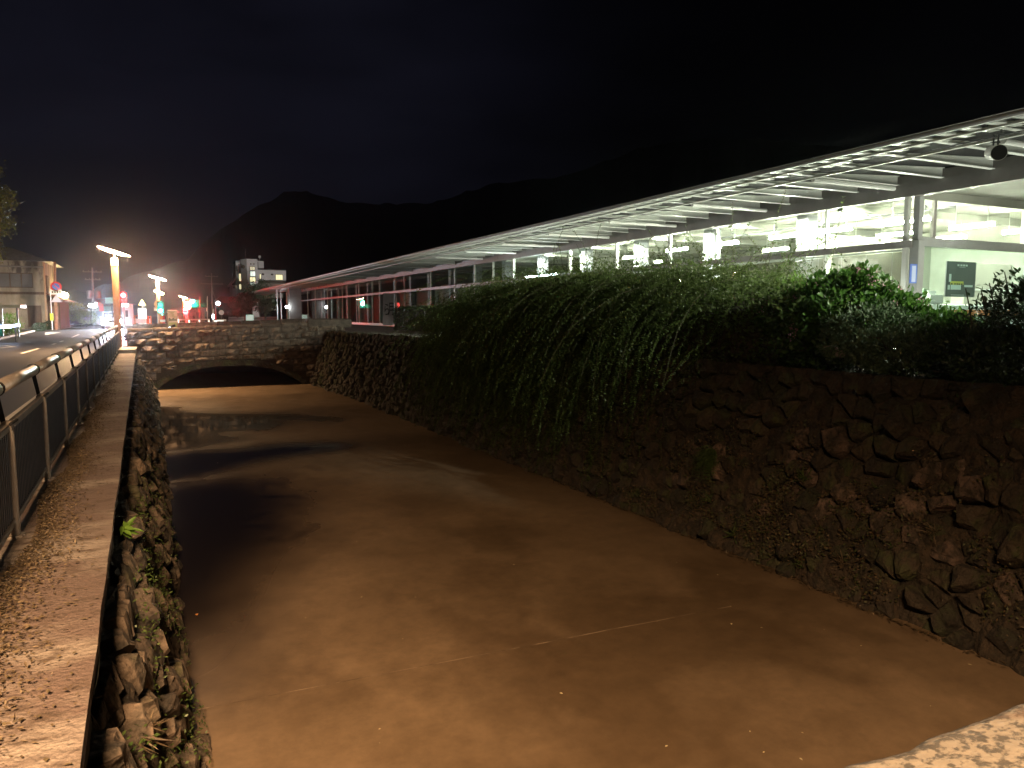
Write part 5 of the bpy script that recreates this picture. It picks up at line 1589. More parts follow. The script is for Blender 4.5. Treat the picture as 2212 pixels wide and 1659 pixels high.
# ---- information board and low street furniture left of it
a = aty(362, 671, 43.0); b_ = aty(384, 708, 43.0)
t_ = thing('information_board', ((a.x + b_.x) / 2, 43, .3), 'upright information board with faded landscape picture at the bridge', 'information board')
q = MB(); q.bevbox(a.x, b_.x, 43, 43.12, b_.z - .5, a.z, .015); q.build('panel', mat('board_face', (.20, .18, .15), .7, col2=(.12, .12, .08), scale=3.0, stretch=(1, 1, 1.5), lo=.45, hi=.58), t_)
hz = lerp(a.z, b_.z, .46)
pts = [(a.x + .03, hz)] + [(lerp(a.x + .03, b_.x - .03, i / 8), hz + .05 * math.sin(i * 1.7) + .03 * math.sin(i * 3.1)) for i in range(9)] + [(b_.x - .03, hz)]
q = MB(); q.prism([(x, 42.985, z) for x, z in [(a.x + .03, hz - .12)] + pts + [(b_.x - .03, hz - .12)]], (0, .008, 0)); q.build('picture_hills', mat('pict_green', (.05, .06, .045), .7), t_)
q = MB(); q.box(a.x + .03, b_.x - .03, 42.985, 42.993, b_.z, b_.z + .28); q.build('picture_meadow', mat('pict_meadow', (.13, .15, .06), .7), t_)
q = MB(); q.bevbox(a.x - .02, b_.x + .02, 42.98, 43.14, a.z, a.z + .04, .01); q.build('top_cap', M['lamp_cap'], t_)
c = aty(372, 708, 42.2)
t_ = thing('ground_spotlight', c, 'small dark ground spotlight at the foot of the information board', 'spotlight')
q = MB(); q.cyl(c + Vector((-.1, -.12, .0)), c + Vector((.12, .1, .12)), .09, .07, 12); q.cyl(c + Vector((0, 0, -.3)), c + Vector((0, 0, .04)), .03, n=6); q.build('housing', M['black'], t_)
q = MB(); q.disc(c + Vector((-.105, -.126, -.003)), (-.2, -.24, -.02), .06, 12); q.build('lens', M['white_on'], t_, recalc=False)
for px, lab, mm in ((354, 'red and white bollard left of the information board', 'sign_red'), (350, 'orange lit bollard in the cluster left of the information board', 'orange_plastic')):
    b_ = aty(px, 705, 48); t_ = thing('bollard', b_, lab, 'bollard')
    q = MB(); q.lathe((b_.x, 48, b_.z - .3), [(.09, 0), (.09, .7), (.07, .9), (.02, .95)], 12); q.build('body', M[mm], t_)
    q = MB(); q.lathe((b_.x, 48, b_.z + .25), [(.093, 0), (.093, .14)], 12); q.build('reflective_band', M['sign_white'], t_)
# vending machine, warning sign, barrier
c = aty(307, 673, 75)
t_ = thing('vending_machine', (c.x, 75, .3), 'brightly lit white vending machine across the crossing', 'vending machine')
q = MB(); q.bevbox(c.x - .34, c.x + .34, 75, 75.7, .3, 2.15, .03); q.build('cabinet', M['sign_white'], t_)
q = MB(); q.box(c.x - .27, c.x + .27, 74.97, 74.995, 1.15, 2.08); q.build('lit_front', emit('vend_on', (.8, .93, 1), 9), t_)
for k in range(3):
    for i in range(6):
        q = MB(); q.cyl((c.x - .22 + i * .088, 74.94, 1.22 + k * .28), (c.x - .22 + i * .088, 74.94, 1.40 + k * .28), .03, n=6); q.build('drink_can', M[('sign_red', 'sign_blue', 'hi_vis')[(i + k) % 3]], t_)
c = aty(307, 654, 70); b_ = aty(307, 700, 70)
t_ = thing('warning_sign', (c.x, 70, .3), 'yellow triangular warning sign above the bright vending machine', 'sign')
q = MB(); q.prism([(c.x - .3, 69.9, c.z - .22), (c.x + .3, 69.9, c.z - .22), (c.x, 69.9, c.z + .32)], (0, .03, 0)); q.build('plate', mat('sign_yellow', (.6, .45, .12), .5), t_)
q = MB(); q.cyl((c.x, 70, .3), (c.x, 70, c.z), .03, n=8); q.build('pole', M['pole_grey'], t_)
for px, lab in ((305, 'orange folding barrier below the vending machine'), (324, 'small orange marker post right of the folding barrier')):
    b_ = aty(px, 704, 62); t_ = thing('barrier', b_, lab, 'barrier'); w = .4 if px == 305 else .08
    q = MB(); q.tube([(b_.x - w, 62, b_.z - .4), (b_.x - w, 62, b_.z + .75), (b_.x + w, 62, b_.z + .75), (b_.x + w, 62, b_.z - .4)], .04, 8); q.build('frame', M['orange_plastic'], t_)
    q = MB(); q.box(b_.x - w, b_.x + w, 61.99, 62.01, b_.z + .2, b_.z + .55); q.build('board', M['sign_white'], t_)
# white guard rail
a = aty(386, 692, 66); b_ = aty(452, 692, 70)
t_ = thing('guard_rail', ((a.x + b_.x) / 2, 68, .3), 'white two bar guard rail behind the information board', 'guard rail')
for dz, nm in ((0, 'upper_rail'), (-.28, 'lower_rail')):
    q = MB(); q.prism([(a.x, 66, a.z + dz), (a.x, 66.05, a.z + dz), (a.x, 66.05, a.z + dz + .10), (a.x, 66, a.z + dz + .10)], (b_.x - a.x, 4, 0)); q.build(nm, M['sign_white'], t_)
for k in range(4):
    u = k / 3; q = MB(); q.cyl((lerp(a.x, b_.x, u), lerp(66.1, 70.1, u), .2), (lerp(a.x, b_.x, u), lerp(66.1, 70.1, u), a.z + .1), .05, n=8); q.build('rail_post', M['sign_white'], t_)
# low lit sign panel
c = aty(473, 696, 80)
t_ = thing('sign_panel', (c.x, 80, .4), 'low pale green lit sign panel below the white lamp', 'sign')
q = MB(); q.bevbox(c.x - .48, c.x + .48, 80, 80.15, c.z - .22, c.z + .22, .02); q.build('case', M['sign_white'], t_)
q = MB(); q.box(c.x - .44, c.x + .44, 79.985, 79.998, c.z + .03, c.z + .19); q.build('lit_band', emit('panel_on', (.9, 1, .95), 1.1), t_)
q = MB(); q.box(c.x - .44, c.x + .44, 79.985, 79.998, c.z - .19, c.z - .06); q.build('lower_band', emit('panel_on2', (.62, .95, .35), .7), t_)
q = MB(); q.box(c.x - .3, c.x + .35, 79.985, 79.998, c.z - .05, c.z + .02); q.build('lettering', M['dark_grey'], t_)
c = aty(478, 675, 84)
t_ = thing('round_sign', (c.x, 84, .4), 'round white sign on a thin post above the lit sign panel', 'sign')
q = MB(); q.cyl((c.x, 83.9, c.z), (c.x, 83.94, c.z), .26, n=18); q.build('disc', M['sign_white'], t_)
q = MB(); q.box(c.x - .45, c.x + .45, 83.9, 83.94, c.z - .95, c.z - .72); q.build('plate_sign', M['sign_white'], t_)
q = MB(); q.cyl((c.x, 84, .4), (c.x, 84, c.z + .2), .03, n=6); q.build('pole', M['pole_grey'], t_)

# ---- cars
def car(x, y, z, rot, lab, paintcol, on, L=3.6, W=1.6, H=1.55, kind='parked_car', cat='car'):
    t_ = thing(kind, (0, 0, 0), lab, cat)
    pm = mat(kind + '_paint', paintcol, .3, metal=.4)
    side = [(-L / 2, .30), (-L / 2, .78), (-L / 2 + .12, .92), (-L / 2 + .62, 1.0), (-L / 2 + 1.15, H - .06), (-L / 2 + 1.5, H), (L / 2 - .5, H), (L / 2 - .12, H - .25), (L / 2, .9), (L / 2, .30)]
    q = MB(); n = len(side)
    def ring(w, ins=0): return [Vector((w * (1 if zz < 1.0 else .86), yy, zz)) for yy, zz in side]
    q.add(ring(-W / 2) + ring(W / 2), [tuple(range(n))[::-1], tuple(range(n, 2 * n))] + [(i, (i + 1) % n, n + (i + 1) % n, n + i) for i in range(n)]); q.build('body', pm, t_)
    q = MB(); w = W / 2 * .80
    q.add([(-w - .05, -L / 2 + .655, 1.035), (w + .05, -L / 2 + .655, 1.035), (w - .02, -L / 2 + 1.105, H - .10), (-w + .02, -L / 2 + 1.105, H - .10)], [(0, 1, 2, 3)])
    q.v = [(a_[0], a_[1] - .012, a_[2] + .012) for a_ in q.v]; q.build('windshield', M['black'], t_, recalc=False)
    for s_ in (-1, 1):
        q = MB(); xs_ = s_ * (W / 2 * .86 + .012)
        q.add([(xs_ * 1.08, -L / 2 + .85, 1.05), (xs_ * 1.08, L / 2 - .35, 1.05), (xs_, L / 2 - .55, H - .12), (xs_, -L / 2 + 1.25, H - .12)], [(0, 1, 2, 3)]); q.build('side_window', M['black'], t_, recalc=False)
        q = MB(); q.cyl((s_ * W * .34, -L / 2 - .012, .70), (s_ * W * .34, -L / 2 + .05, .70), .16, n=16); hl_ = q.build('headlight', M['sign_white'], t_)
        if on:
            q = MB(); q.disc((s_ * W * .34, -L / 2 - .016, .70), (0, -1, -.02), .15, 16); q.build('lit_lens', M['head_on'], hl_, recalc=False)
        q = MB(); q.bevbox(s_ * (W / 2 + .09) - .07, s_ * (W / 2 + .09) + .07, -L / 2 + .95, -L / 2 + 1.07, .98, 1.12, .02); q.build('mirror', pm, t_)
        for yy in (-L / 2 + .62, L / 2 - .65):
            q = MB(); q.cyl((s_ * (W / 2 - .18), yy, .29), (s_ * (W / 2 + .01), yy, .29), .29, n=18); wh = q.build('wheel', M['black'], t_)
            q = MB(); q.cyl((s_ * (W / 2 + .011), yy, .29), (s_ * (W / 2 + .02), yy, .29), .18, n=14); q.build('rim', M['rail_metal'], wh)
    q = MB(); q.box(-.17, .17, -L / 2 - .02, -L / 2 - .002, .42, .58); q.build('number_plate', M['sign_white'], t_)
    q = MB(); q.box(-W * .3, W * .3, -L / 2 - .012, -L / 2 - .001, .60, .76); q.build('grille', M['black'], t_)
    t_.location = (x, y, z); t_.rotation_euler = (0, 0, rot)
    return t_
c = aty(240, 697, 74)
car(c.x, 74 + 1.8, gz(74), R(4), 'oncoming car with glaring headlights beside the fence end', (.5, .52, .56), True, kind='oncoming_car')
car(-8.85 - .9, 51.5, gz(50), R(-35), 'dark parked van with lit lamp at the left edge of the frame', (.03, .03, .035), False, L=3.3, W=1.47, H=1.85, kind='parked_van', cat='van')
c0 = atz(0, 716, .25)
t_ = thing('roadside_lamp', (-9.3, 50.2, .1), 'low bluish white glaring lamp bar at the left edge of the frame', 'lamp')
a = aty(2, 708, 50.0); b_ = aty(42, 702, 50.4)
q = MB(); q.tube([(a.x - .8, 50, a.z), (lerp(a.x, b_.x, .6), 50.1, lerp(a.z, b_.z, .55))], .10, 10); q.tube([(lerp(a.x, b_.x, .66), 50.2, lerp(a.z, b_.z, .7)), (b_.x, 50.4, b_.z)], .08, 10); q.build('glowing_tube', emit('bar_on', (.62, .72, 1), 7), t_)
q = MB(); q.cyl((a.x - .3, 50.15, 0), (a.x - .3, 50.15, a.z), .05, n=8); q.cyl((b_.x - .2, 50.4, 0), (b_.x - .2, 50.4, b_.z), .05, n=8); q.build('stand', M['dark_grey'], t_)

# ---- old house at left
YH = 76.0
def hp(px, py): return aty(px, py, YH)
hs = thing('old_house', (-11, YH, .3), 'old two storey house with stained plaster wall at the left of the road', 'house')
x1 = hp(93, 600).x; x0 = x1 - 8.0
ez = hp(95, 562).z; rzz = hp(20, 533).z
q = MB(); q.box(x0, x1, YH, YH + 9, .1, ez); q.build('wall', M['plaster'], hs)
# roof: ridge along the road, hip towards us
q = MB(); xr = hp(18, 533).x
q.add([(x0 - .5, YH - .45, ez - .05), (x1 + .75, YH - .45, ez - .12), (x1 + .75, YH + 9.4, ez - .12), (x0 - .5, YH + 9.4, ez - .05), (xr - 1.2, YH + 1.0, rzz), (xr, YH + 1.0, rzz), (xr, YH + 8, rzz), (xr - 1.2, YH + 8, rzz)],
      [(0, 1, 5, 4), (1, 2, 6, 5), (2, 3, 7, 6), (3, 0, 4, 7), (4, 5, 6, 7), (0, 3, 2, 1)])
q.build('roof', M['tile_roof'], hs)
a = hp(-30, 588); b_ = hp(72, 622)
q = MB(); q.box(a.x, b_.x, YH - .06, YH - .002, b_.z, a.z); wn = q.build('window', M['old_wood'], hs)
for k in range(4):
    xa = lerp(a.x, b_.x, k / 4) + .05; xb = lerp(a.x, b_.x, (k + 1) / 4) - .05
    q = MB(); q.box(xa, xb, YH - .075, YH - .061, b_.z + .08, a.z - .08); q.build('pane', M['dark_grey'], wn)
q = MB(); q.box(x0, x1 + .02, YH - .12, YH - .01, hp(50, 633).z - .12, hp(50, 633).z + .1); q.build('belt_board', M['old_wood'], hs)
q = MB(); q.box(x0, x1 + .1, YH - .3, YH - .003, hp(50, 576).z - .05, hp(50, 576).z + .05); q.build('window_hood', M['tile_roof'], hs)
q = MB(); q.box(x1 + .002, x1 + .10, YH + .1, YH + .75, .3, ez - .15); q.build('corner_board', mat('warm_plaster', (.42, .30, .19), .8), hs)
q = MB(); q.box(x1 + .002, x1 + .16, YH + .9, YH + 2.2, hp(0, 635).z, hp(0, 592).z); wn = q.build('side_window', M['old_wood'], hs)
for k in range(5):
    q = MB(); q.box(x1 + .161, x1 + .18, YH + .95 + k * .25, YH + 1.0 + k * .25, hp(0, 633).z, hp(0, 594).z); q.build('lattice_bar', M['plaster'], wn)
# lean-to roof and porch on the road side
lz0 = hp(100, 634).z; lz1 = hp(118, 650).z
q = MB(); q.add([(x1, YH + .3, lz0), (x1 + 1.5, YH + .3, lz1), (x1 + 1.5, YH + 9, lz1), (x1, YH + 9, lz0), (x1, YH + .3, lz0 + .1), (x1 + 1.5, YH + .3, lz1 + .1), (x1 + 1.5, YH + 9, lz1 + .1), (x1, YH + 9, lz0 + .1)],
      [(0, 1, 2, 3), (4, 7, 6, 5), (0, 4, 5, 1), (1, 5, 6, 2), (2, 6, 7, 3), (3, 7, 4, 0)]); q.build('lean_to_roof', M['rust_roof'], hs)
q = MB(); q.box(x1 + .003, x1 + 1.0, YH + 1.2, YH + 8.8, .2, lz1 - .02); q.build('porch_wall', M['old_wood'], hs)
q = MB(); q.box(x1 + .2, x1 + .9, YH + 1.15, YH + 1.198, .3, 2.3); d_ = q.build('door', mat('door_wood', (.16, .10, .07), .6), hs)
q = MB(); q.box(x1 + .8, x1 + .84, YH + 1.12, YH + 1.149, 1.2, 1.4); q.build('handle', M['rail_metal'], d_)
for px, w in ((66, .25), (80, .3)):
    a = hp(px, 655); q = MB(); q.box(a.x - w, a.x + w, YH - .03, YH - .002, .5, a.z - .2); q.build('stain_board', M['old_wood'], hs)
# carport roof edge in front of the house
a = aty(-40, 660, 57); b_ = aty(44, 661, 57)
cp = thing('carport', (a.x, 57, .2), 'flat pale roof edge of a carport in front of the old house', 'carport')
q = MB(); q.box(a.x - 3, b_.x, 57, 59.4, b_.z - .12, b_.z + .08); q.build('roof', M['steel_white'], cp)
for px in (4, 38):
    a = aty(px, 690, 57.1); q = MB(); q.box(a.x - .05, a.x + .05, 57.1, 57.2, .1, b_.z - .121); q.build('post', M['steel_white'] if px == 4 else M['dark_grey'], cp)
# cyclist-like delivery sign: bright marker on a stand
b_ = aty(112, 690, 72); t_ = thing('marker_flag', (b_.x, 72, .3), 'fluorescent yellow flag plate on a thin pole beside the orange lit pole', 'flag')
q = MB(); q.cyl((b_.x, 72, .3), (b_.x, 72, b_.z + 2.3), .03, n=6); q.build('pole', M['sign_white'], t_)
q = MB(); q.bevbox(b_.x - .12, b_.x + .12, 71.94, 71.97, b_.z - .1, b_.z + .5, .01); q.build('plate', M['hi_vis'], t_)

# ---- background houses beyond the crossing
def simple_house(px0, px1, ytop, yridge, Y, lab, wm, rm, wins=(), depth=8, name='house'):
    a = aty(px0, ytop, Y); b_ = aty(px1, ytop, Y)
    t_ = thing(name, ((a.x + b_.x) / 2, Y, .3), lab, 'house')
    q = MB(); q.box(a.x, b_.x, Y, Y + depth, .1, a.z); q.build('wall', wm, t_)
    r = aty(px0, yridge, Y + depth / 2).z
    q = MB(); q.add([(a.x - .4, Y - .5, a.z), (b_.x + .4, Y - .5, a.z), (b_.x + .4, Y + depth + .5, a.z), (a.x - .4, Y + depth + .5, a.z), (a.x + (b_.x - a.x) * .2, Y + depth / 2, r), (b_.x - (b_.x - a.x) * .2, Y + depth / 2, r)],
          [(0, 1, 5, 4), (1, 2, 5), (2, 3, 4, 5), (3, 0, 4), (0, 3, 2, 1)]); q.build('roof', rm, t_)
    for (u0, u1, v0, v1, m_) in wins:
        q = MB(); q.box(lerp(a.x, b_.x, u0), lerp(a.x, b_.x, u1), Y - .05, Y - .003, lerp(.3, a.z, v0), lerp(.3, a.z, v1)); w_o = q.build('window', M['old_wood'], t_)
        q = MB(); q.box(lerp(a.x, b_.x, u0) + .05, lerp(a.x, b_.x, u1) - .05, Y - .065, Y - .051, lerp(.3, a.z, v0) + .05, lerp(.3, a.z, v1) - .05); q.build('pane', M[m_], w_o)
    return t_
simple_house(203, 248, 662, 646, 104, 'dim house with reddish roof straight down the road behind the car', M['plaster'], M['rust_roof'], ((.1, .3, .35, .75, 'dark_grey'), (.5, .7, .35, .75, 'dark_grey')))
simple_house(264, 283, 656, 650, 96, 'pale violet lit house side right of the nearest lamp post', M['plaster_white'], M['tile_roof'], ((.3, .6, .4, .7, 'dark_grey'),))
simple_house(405, 442, 664, 646, 108, 'house with hipped roof lit red by the far signal', M['plaster'], M['rust_roof'], ((.5, .8, .3, .7, 'dark_grey'),), depth=10)
simple_house(466, 545, 654, 640, 150, 'dark house with reddish roof behind the two small trees', M['old_wood'], M['rust_roof'], ((.3, .4, .3, .6, 'dark_grey'),), depth=12)
simple_house(360, 404, 676, 664, 120, 'low dark shed left of the red lit house', M['old_wood'], M['tile_roof'], ((.4, .6, .3, .7, 'dark_grey'),))
simple_house(140, 196, 668, 655, 130, 'dark house behind the yellow lit bush', M['old_wood'], M['tile_roof'], ((.6, .8, .3, .7, 'dark_grey'),))
# cluster of small white shop lights over the crossing
for k, (px, py) in enumerate(((195, 660), (205, 661), (208, 658))):
    c = aty(px, py, 96); t_ = thing('shop_light', c, ('small round' if k == 0 else 'wide' if k == 1 else 'upper') + ' white shop light hanging over the far road', 'light', 'shop lights over the far road')
    q = MB(); q.lathe(c, [(.03, -.2), (.18, -.12), (.2, .05), (.05, .2)], 10); q.build('globe', M['white_on'], t_)
    q = MB(); q.cyl(c + Vector((0, 0, .15)), c + Vector((0, 0, .8)), .015, n=5); q.build('hanger', M['dark_grey'], t_)
c = aty(270, 659, 92); t_ = thing('wall_light', c, 'white wall light on the violet lit house side', 'light'); q = MB(); q.bevbox(c.x - .3, c.x + .3, 91.8, 92, c.z - .15, c.z + .15, .04); q.build('globe', M['white_on'], t_)
for k, (px, py) in enumerate(((214, 657), (219, 664))):
    c = aty(px, py, 94); t_ = thing('road_sign', (c.x, 94, .3), ('upper' if k == 0 else 'lower') + ' small red sign in the middle of the far road', 'sign')
    q = MB(); q.bevbox(c.x - .22, c.x + .22, 93.9, 93.95, c.z - .22 - .2 * k, c.z + .22 + .2 * k, .03); q.build('plate', mat('lit_red%d' % k, (.6, .06, .04), .5), t_)
    q = MB(); q.cyl((c.x, 94, .3), (c.x, 94, c.z), .03, n=6); q.build('pole', M['dark_grey'], t_)
c = aty(252, 666, 58); t_ = thing('road_sign', (c.x - .2, 58.2, .2), 'small pinkish rectangular sign left of the glowing red signal', 'sign')
a = aty(241, 649, 58); q = MB(); q.box(a.x - .38, a.x + .38, 58.1, 58.14, a.z - .2, a.z + .2); q.build('plate', M['sign_white'], t_)
q = MB(); q.cyl((a.x, 58.2, .2), (a.x, 58.2, a.z), .03, n=6); q.build('pole', M['dark_grey'], t_)
c = aty(393, 653, 98); t_ = thing('road_sign', (c.x, 98, .3), 'small square sign between the small lamp and the high green signal', 'sign')
a = aty(417, 655, 96); c = aty(405, 659, 96)
q = MB(); q.box(c.x - .35, c.x + .35, 96, 96.04, c.z - .45, c.z + .45); q.build('plate', M['sign_white'], t_)
q = MB(); q.cyl((c.x, 96.1, .3), (c.x, 96.1, c.z), .035, n=6); q.build('pole', M['pole_grey'], t_)

# ---- hotel on the rise behind the hall
YO = 190.0
def zz(x, y): return aty(493.7 + x / 9.449, 537.6 + y / 9.449, YO)
ho = thing('hotel_building', (22, YO, .3), 'white hotel building with a stair tower and lit windows behind the hall', 'building')
def hbox(nm, m_, xa, xb, ya, yb, y0, y1):
    a_ = zz(xa, ya); b__ = zz(xb, yb); q = MB(); q.box(a_.x, b__.x, YO + y0, YO + y1, b__.z, a_.z); return q.build(nm, m_, ho)
hbox('tower_side', M['plaster_white'], 150, 262, 275, 1000, .8, 8)
hbox('parapet', M['tile_roof'], 150, 255, 232, 274, 1.0, 7.8)
q = MB(); p0, p1, p2 = zz(260, 205), zz(362, 205), zz(590, 210)
zb = .3
for (u, v, du, dv) in ((p0, p1, 1.2, -.6), (p1, p2, -.6, 0.0)):
    q.add([(u.x, YO + du, zb), (v.x, YO + dv, zb), (v.x, YO + dv, v.z), (u.x, YO + du, u.z), (u.x, YO + 9, zb), (v.x, YO + 9, zb), (v.x, YO + 9, v.z), (u.x, YO + 9, u.z)], [(0, 1, 2, 3), (4, 7, 6, 5), (3, 2, 6, 7), (0, 3, 7, 4), (1, 5, 6, 2)])
q.build('stair_tower', M['plaster_white'], ho)
hbox('rooftop_box', M['plaster_white'], 600, 755, 228, 420, 3, 9)
hbox('rooftop_louvre', M['old_wood'], 605, 640, 250, 400, 2.9, 2.99)
hbox('wing', M['plaster_white'], 570, 1195, 422, 640, 1.5, 12)
hbox('wing_coping', M['tile_roof'], 566, 1199, 412, 422, 1.3, 12.2)
hbox('shadow_band', M['old_wood'], 640, 1190, 641, 690, 3, 12)  # dark band painted in for the shadow below the wing
hbox('lower_wing', mat('lower_wall', (.20, .17, .14), .8), 640, 1140, 691, 1000, 2, 12)
def hwin(xa, xb, ya, yb, y, m_, bars=1):
    f_ = hbox('window', M['old_wood'], xa - 6, xb + 6, ya - 6, yb + 6, y - .12, y - .02)
    a_ = zz(xa, ya); b__ = zz(xb, yb)
    for k in range(bars + 1):
        xl = lerp(a_.x, b__.x, k / (bars + 1)) + .03; xr_ = lerp(a_.x, b__.x, (k + 1) / (bars + 1)) - .03
        q = MB(); q.box(xl, xr_, YO + y - .16, YO + y - .121, b__.z, a_.z); q.build('pane', M[m_], f_)
hwin(427, 530, 368, 434, -.6, 'win_dim'); hwin(435, 540, 462, 558, -.6, 'win_on2'); hwin(427, 542, 582, 672, -.6, 'win_on'); hwin(430, 542, 692, 752, -.6, 'win_on2')
hwin(215, 264, 502, 655, .78, 'win_on'); hwin(220, 268, 722, 822, .78, 'win_on'); hwin(212, 252, 308, 490, .78, 'dark_grey', 0); hwin(168, 186, 340, 450, .78, 'dark_grey', 0)
hwin(978, 1122, 522, 628, 1.5, 'win_on', 2); hwin(648, 678, 512, 612, 1.5, 'warm_on2' if 'warm_on2' in M else 'win_on', 0)
c = zz(303, 365); q = MB(); q.cyl((c.x, YO - .1, c.z), (c.x, YO + .5, c.z), .42, n=20); q.build('round_window', M['old_wood'], ho)
for xx in (448, 512):
    c = zz(xx, 312); q = MB(); q.cyl((c.x, YO - .72, c.z), (c.x, YO - .5, c.z), .16, n=10); q.build('vent_hole', M['old_wood'], ho)
for xx, yy in ((715, 515), (905, 520)):
    c = zz(xx, yy); q = MB(); q.lathe((c.x, YO + 1.2, c.z - .2), [(.05, 0), (.3, .1), (.25, .35), (.03, .45)], 10); q.build('wall_lamp', M['old_wood'], ho)
c = zz(380, 200); t0 = zz(380, -20); q = MB(); q.cyl((c.x, YO + 3, c.z), (c.x, YO + 3, t0.z), .05, n=6); q.build('antenna', M['pole_grey'], ho)
c = zz(687, 215); q = MB(); q.lathe((c.x, YO + 5, c.z), [(.07, 0), (.07, .6), (.3, .75), (.34, 1.25), (.1, 1.35)], 12); q.build('water_tank', M['plaster_white'], ho)
for xx, w in ((825, 12), (862, 8), (910, 26)):
    a_ = zz(xx - w, 365); b__ = zz(xx + w, 412); q = MB(); q.box(a_.x, b__.x, YO + 5, YO + 6, b__.z, a_.z); q.build('roof_vent', M['pole_grey'], ho)
q = MB(); a_ = zz(40, 730); b__ = zz(165, 560)
q.add([(a_.x, YO + .3, a_.z), (b__.x, YO + .3, b__.z), (b__.x, YO + 8, b__.z), (a_.x, YO + 8, a_.z), (a_.x, YO + .3, a_.z - .4), (b__.x, YO + .3, b__.z - .4), (b__.x, YO + 8, b__.z - .4), (a_.x, YO + 8, a_.z - .4)], [(0, 1, 2, 3), (4, 7, 6, 5), (0, 4, 5, 1), (3, 2, 6, 7), (0, 3, 7, 4), (1, 5, 6, 2)])
q.build('sloped_roof', M['plaster_white'], ho)
hbox('annex', M['plaster_white'], 80, 215, 735, 1000, 1.2, 8)
hwin(100, 140, 742, 800, 1.2, 'dark_grey', 0); hwin(152, 172, 742, 800, 1.2, 'win_dim', 0)
# floodlight added out of sight to brighten the hotel front
fx, fy = 27.0, 150.0
t_ = thing('floodlight', (fx, fy, .3), 'added unseen floodlight behind the hall washing the white hotel front', 'floodlight')
q = MB(); q.cyl((fx, fy, .3), (fx, fy, 3.6), .06, n=8); q.bevbox(fx - .3, fx + .3, fy - .2, fy + .05, 3.5, 4.0, .04); q.build('housing', M['dark_grey'], t_)
l = bpy.data.lights.new('hotel_fill', 'SPOT'); l.energy = 26000; l.color = (1, .93, .88); l.spot_size = R(70); l.spot_blend = .6; l.shadow_soft_size = .25
lo = bpy.data.objects.new('hotel_fill', l); C.objects.link(lo); lo.parent = t_; lo.location = (0, .4, 3.5); lo.rotation_euler = (R(98), 0, R(8))
# ---- low white wall and lit shop front behind the small trees
a = aty(494, 686, 116); b_ = aty(602, 699, 116)
lw_ = thing('low_wall', ((a.x + b_.x) / 2, 116, .3), 'low white wall behind the two small trees', 'wall')
q = MB(); q.box(a.x, b_.x, 116, 116.3, .2, a.z + .12); q.build('panel', M['plaster_white'], lw_)
q = MB(); q.box(a.x, b_.x, 115.96, 115.998, .9, .98); q.build('dark_band', M['dark_grey'], lw_)
a = aty(536, 680, 115); b_ = aty(548, 700, 115)
t_ = thing('shop_sign', (a.x, 115, .3), 'greenish white lit panel seen through the left small tree', 'panel')
q = MB(); q.box(a.x - .4, b_.x, 115, 115.1, .4, a.z); q.build('face', emit('shop_on', (.75, 1, .85), .55), t_)

# ---- trees
def tree(name, x, y, base, h, crown, n, leaf, m, lab, seed, group=None, trunk=.12, shell=.3, cat='tree'):
    rs = random.Random(seed)
    t_ = thing(name, (x, y, base), lab, cat, group)
    q = MB(); pts = [Vector((x, y, base - .1)), Vector((x + rs.gauss(0, .1), y, base + h * .3)), Vector((x + rs.gauss(0, .2), y, base + h * .62)), Vector((x + rs.gauss(0, .2), y, base + h * .9))]
    q.tube(pts, [trunk, trunk * .75, trunk * .45, trunk * .15], 8)
    for k in range(9):
        c, rad, sh = crown[k % len(crown)]
        s_ = pts[1] + (pts[2] - pts[1]) * rs.random()
        e = Vector(c) + Vector([rs.gauss(0, .4) * r_ for r_ in rad]); mid = (s_ + e) / 2 + Vector((rs.gauss(0, .1), rs.gauss(0, .1), .15))
        q.tube([s_, mid, e], [trunk * .4, trunk * .25, trunk * .08], 5)
    q.build('trunk', M['bark'], t_)
    R_ = np.random.RandomState(seed); cen = []; out = []
    tot = sum(b__[2] for b__ in crown)
    for c, rad, sh in crown:
        k = int(n * sh / tot); ncl = max(8, k // 22)
        d = R_.normal(size=(ncl, 3)); d /= np.linalg.norm(d, axis=1, keepdims=True)
        cc = np.array(c) + d * R_.uniform(shell, 1.05, (ncl, 1)) ** .7 * np.array(rad)
        idx = R_.randint(0, ncl, k)
        cen.append(cc[idx] + R_.normal(size=(k, 3)) * np.array(rad) * .12); out.append(d[idx] + R_.normal(size=(k, 3)) * .6)
    cen = np.concatenate(cen); out = np.concatenate(out)
    leaves('crown', cen, R_.normal(size=cen.shape), out + np.array((0, 0, .5)), leaf * R_.uniform(.6, 1.3, len(cen)), leaf * .55, m, t_, rnd=R_.rand(len(cen)))
    return t_
a = aty(528, 662, 98)
tree('small_tree', a.x, 98, .4, 4.0, [((a.x - .3, 98, 2.9), (1.5, 1.4, 1.2), 3), ((a.x + .4, 98, 3.7), (1.1, 1.1, .8), 2), ((a.x - 1, 98, 2.0), (1.0, 1, .7), 1)], 6500, .17, G['hedge'], 'left of the two small roadside trees in front of the hotel', 31, 'small trees in front of the hotel')
b_ = aty(572, 665, 92)
tree('small_tree', b_.x, 92, .4, 3.2, [((b_.x, 92, 2.4), (1.4, 1.2, .8), 3), ((b_.x + .5, 92, 2.9), (1.0, 1, .5), 1.5), ((b_.x - .7, 92, 2.9), (.9, 1, .5), 1.5)], 4600, .15, G['hedge'], 'right of the two small roadside trees, under the far roof corner', 32, 'small trees in front of the hotel')
a = aty(560, 614, 175)
tree('small_tree', a.x, 175, .3, 8, [((a.x, 175, 6.5), (3.2, 2.5, 2.6), 1)], 2600, .4, G['hedge'], 'dark tree crown against the lower hotel wall', 33)
a = aty(0, 430, 60)
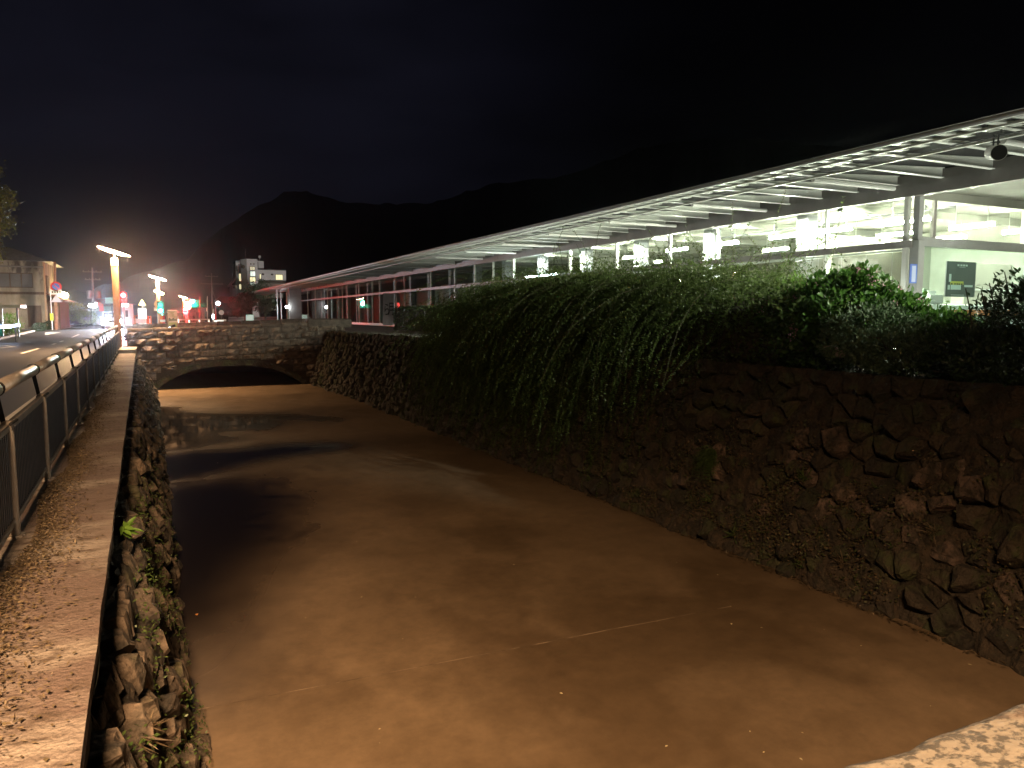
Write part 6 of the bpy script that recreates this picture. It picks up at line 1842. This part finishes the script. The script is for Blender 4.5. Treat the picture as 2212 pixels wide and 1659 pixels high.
tree('tall_tree', a.x - 2.2, 60, .1, 13, [((a.x - 1.2, 60, 11.2), (1.5, 1.6, 1.6), 2), ((a.x - .8, 60, 9.3), (1.75, 1.8, 1.1), 2), ((a.x - 1.2, 60, 7.6), (1.9, 1.8, 1.2), 2), ((a.x - 1.9, 60, 12.6), (1.0, 1, 1), 1), ((a.x - 1.6, 60, 5.8), (1.9, 1.6, 1.0), 1.4)], 15000, .16, G['yellow'], 'tall bushy tree at the left edge rising above the old house', 34, trunk=.25)
bush('roadside_shrub', (-9.2, 62, .1), 'low pale green shrub at the foot of the old house beside the road', 'shrub', [((-9.4, 62, .9), (.8, .8, .75), 2), ((-10.4, 61, .9), (1.1, .9, .8), 2), ((-10.0, 58, .6), (1.0, 1.0, .5), 1.5)], 4200, .14, .07, G['bright'], seed=12)
c = aty(138, 668, 87)
bush('yellow_bush', (c.x, 87, .3), 'bush lit yellow under the glaring lamp behind the orange pole', 'shrub', [((c.x - .6, 87, 2.0), (1.0, .8, .8), 2), ((c.x + .9, 87, 1.9), (1.2, .8, .9), 2), ((c.x + 1.9, 88, 1.4), (1.0, .8, .9), 1)], 5200, .15, .08, G['yellow'], seed=13)
bush('roadside_hedge', (-8.3, 79, .3), 'dark low hedge along the far kerb before the crossing', 'hedge', [((-8.5, 70, .55), (.35, 2.5, .35), 1), ((-8.4, 75, .6), (.4, 2.5, .4), 1)], 3000, .12, .06, G['dark'], seed=14)
# person under the far canopy, holding a lit phone
c = aty(618, 665, 86)

# ================================================================== HAZE ADDED IN PLACE OF LENS BLOOM ROUND THE LAMPS
hz_ = MB(); hz_.box(-420, 420, -60, 640, -3.6, 90)
hm = bpy.data.materials.new('haze'); hm.use_nodes = True
hm.node_tree.nodes.clear()
ho_ = hm.node_tree.nodes.new('ShaderNodeOutputMaterial'); hv = hm.node_tree.nodes.new('ShaderNodeVolumePrincipled')
hv.inputs['Color'].default_value = (.92, .94, 1, 1); hv.inputs['Density'].default_value = HAZE; hv.inputs['Anisotropy'].default_value = 0.96
hm.node_tree.links.new(hv.outputs[0], ho_.inputs['Volume'])
hz_.build('haze', hm, kind='stuff')
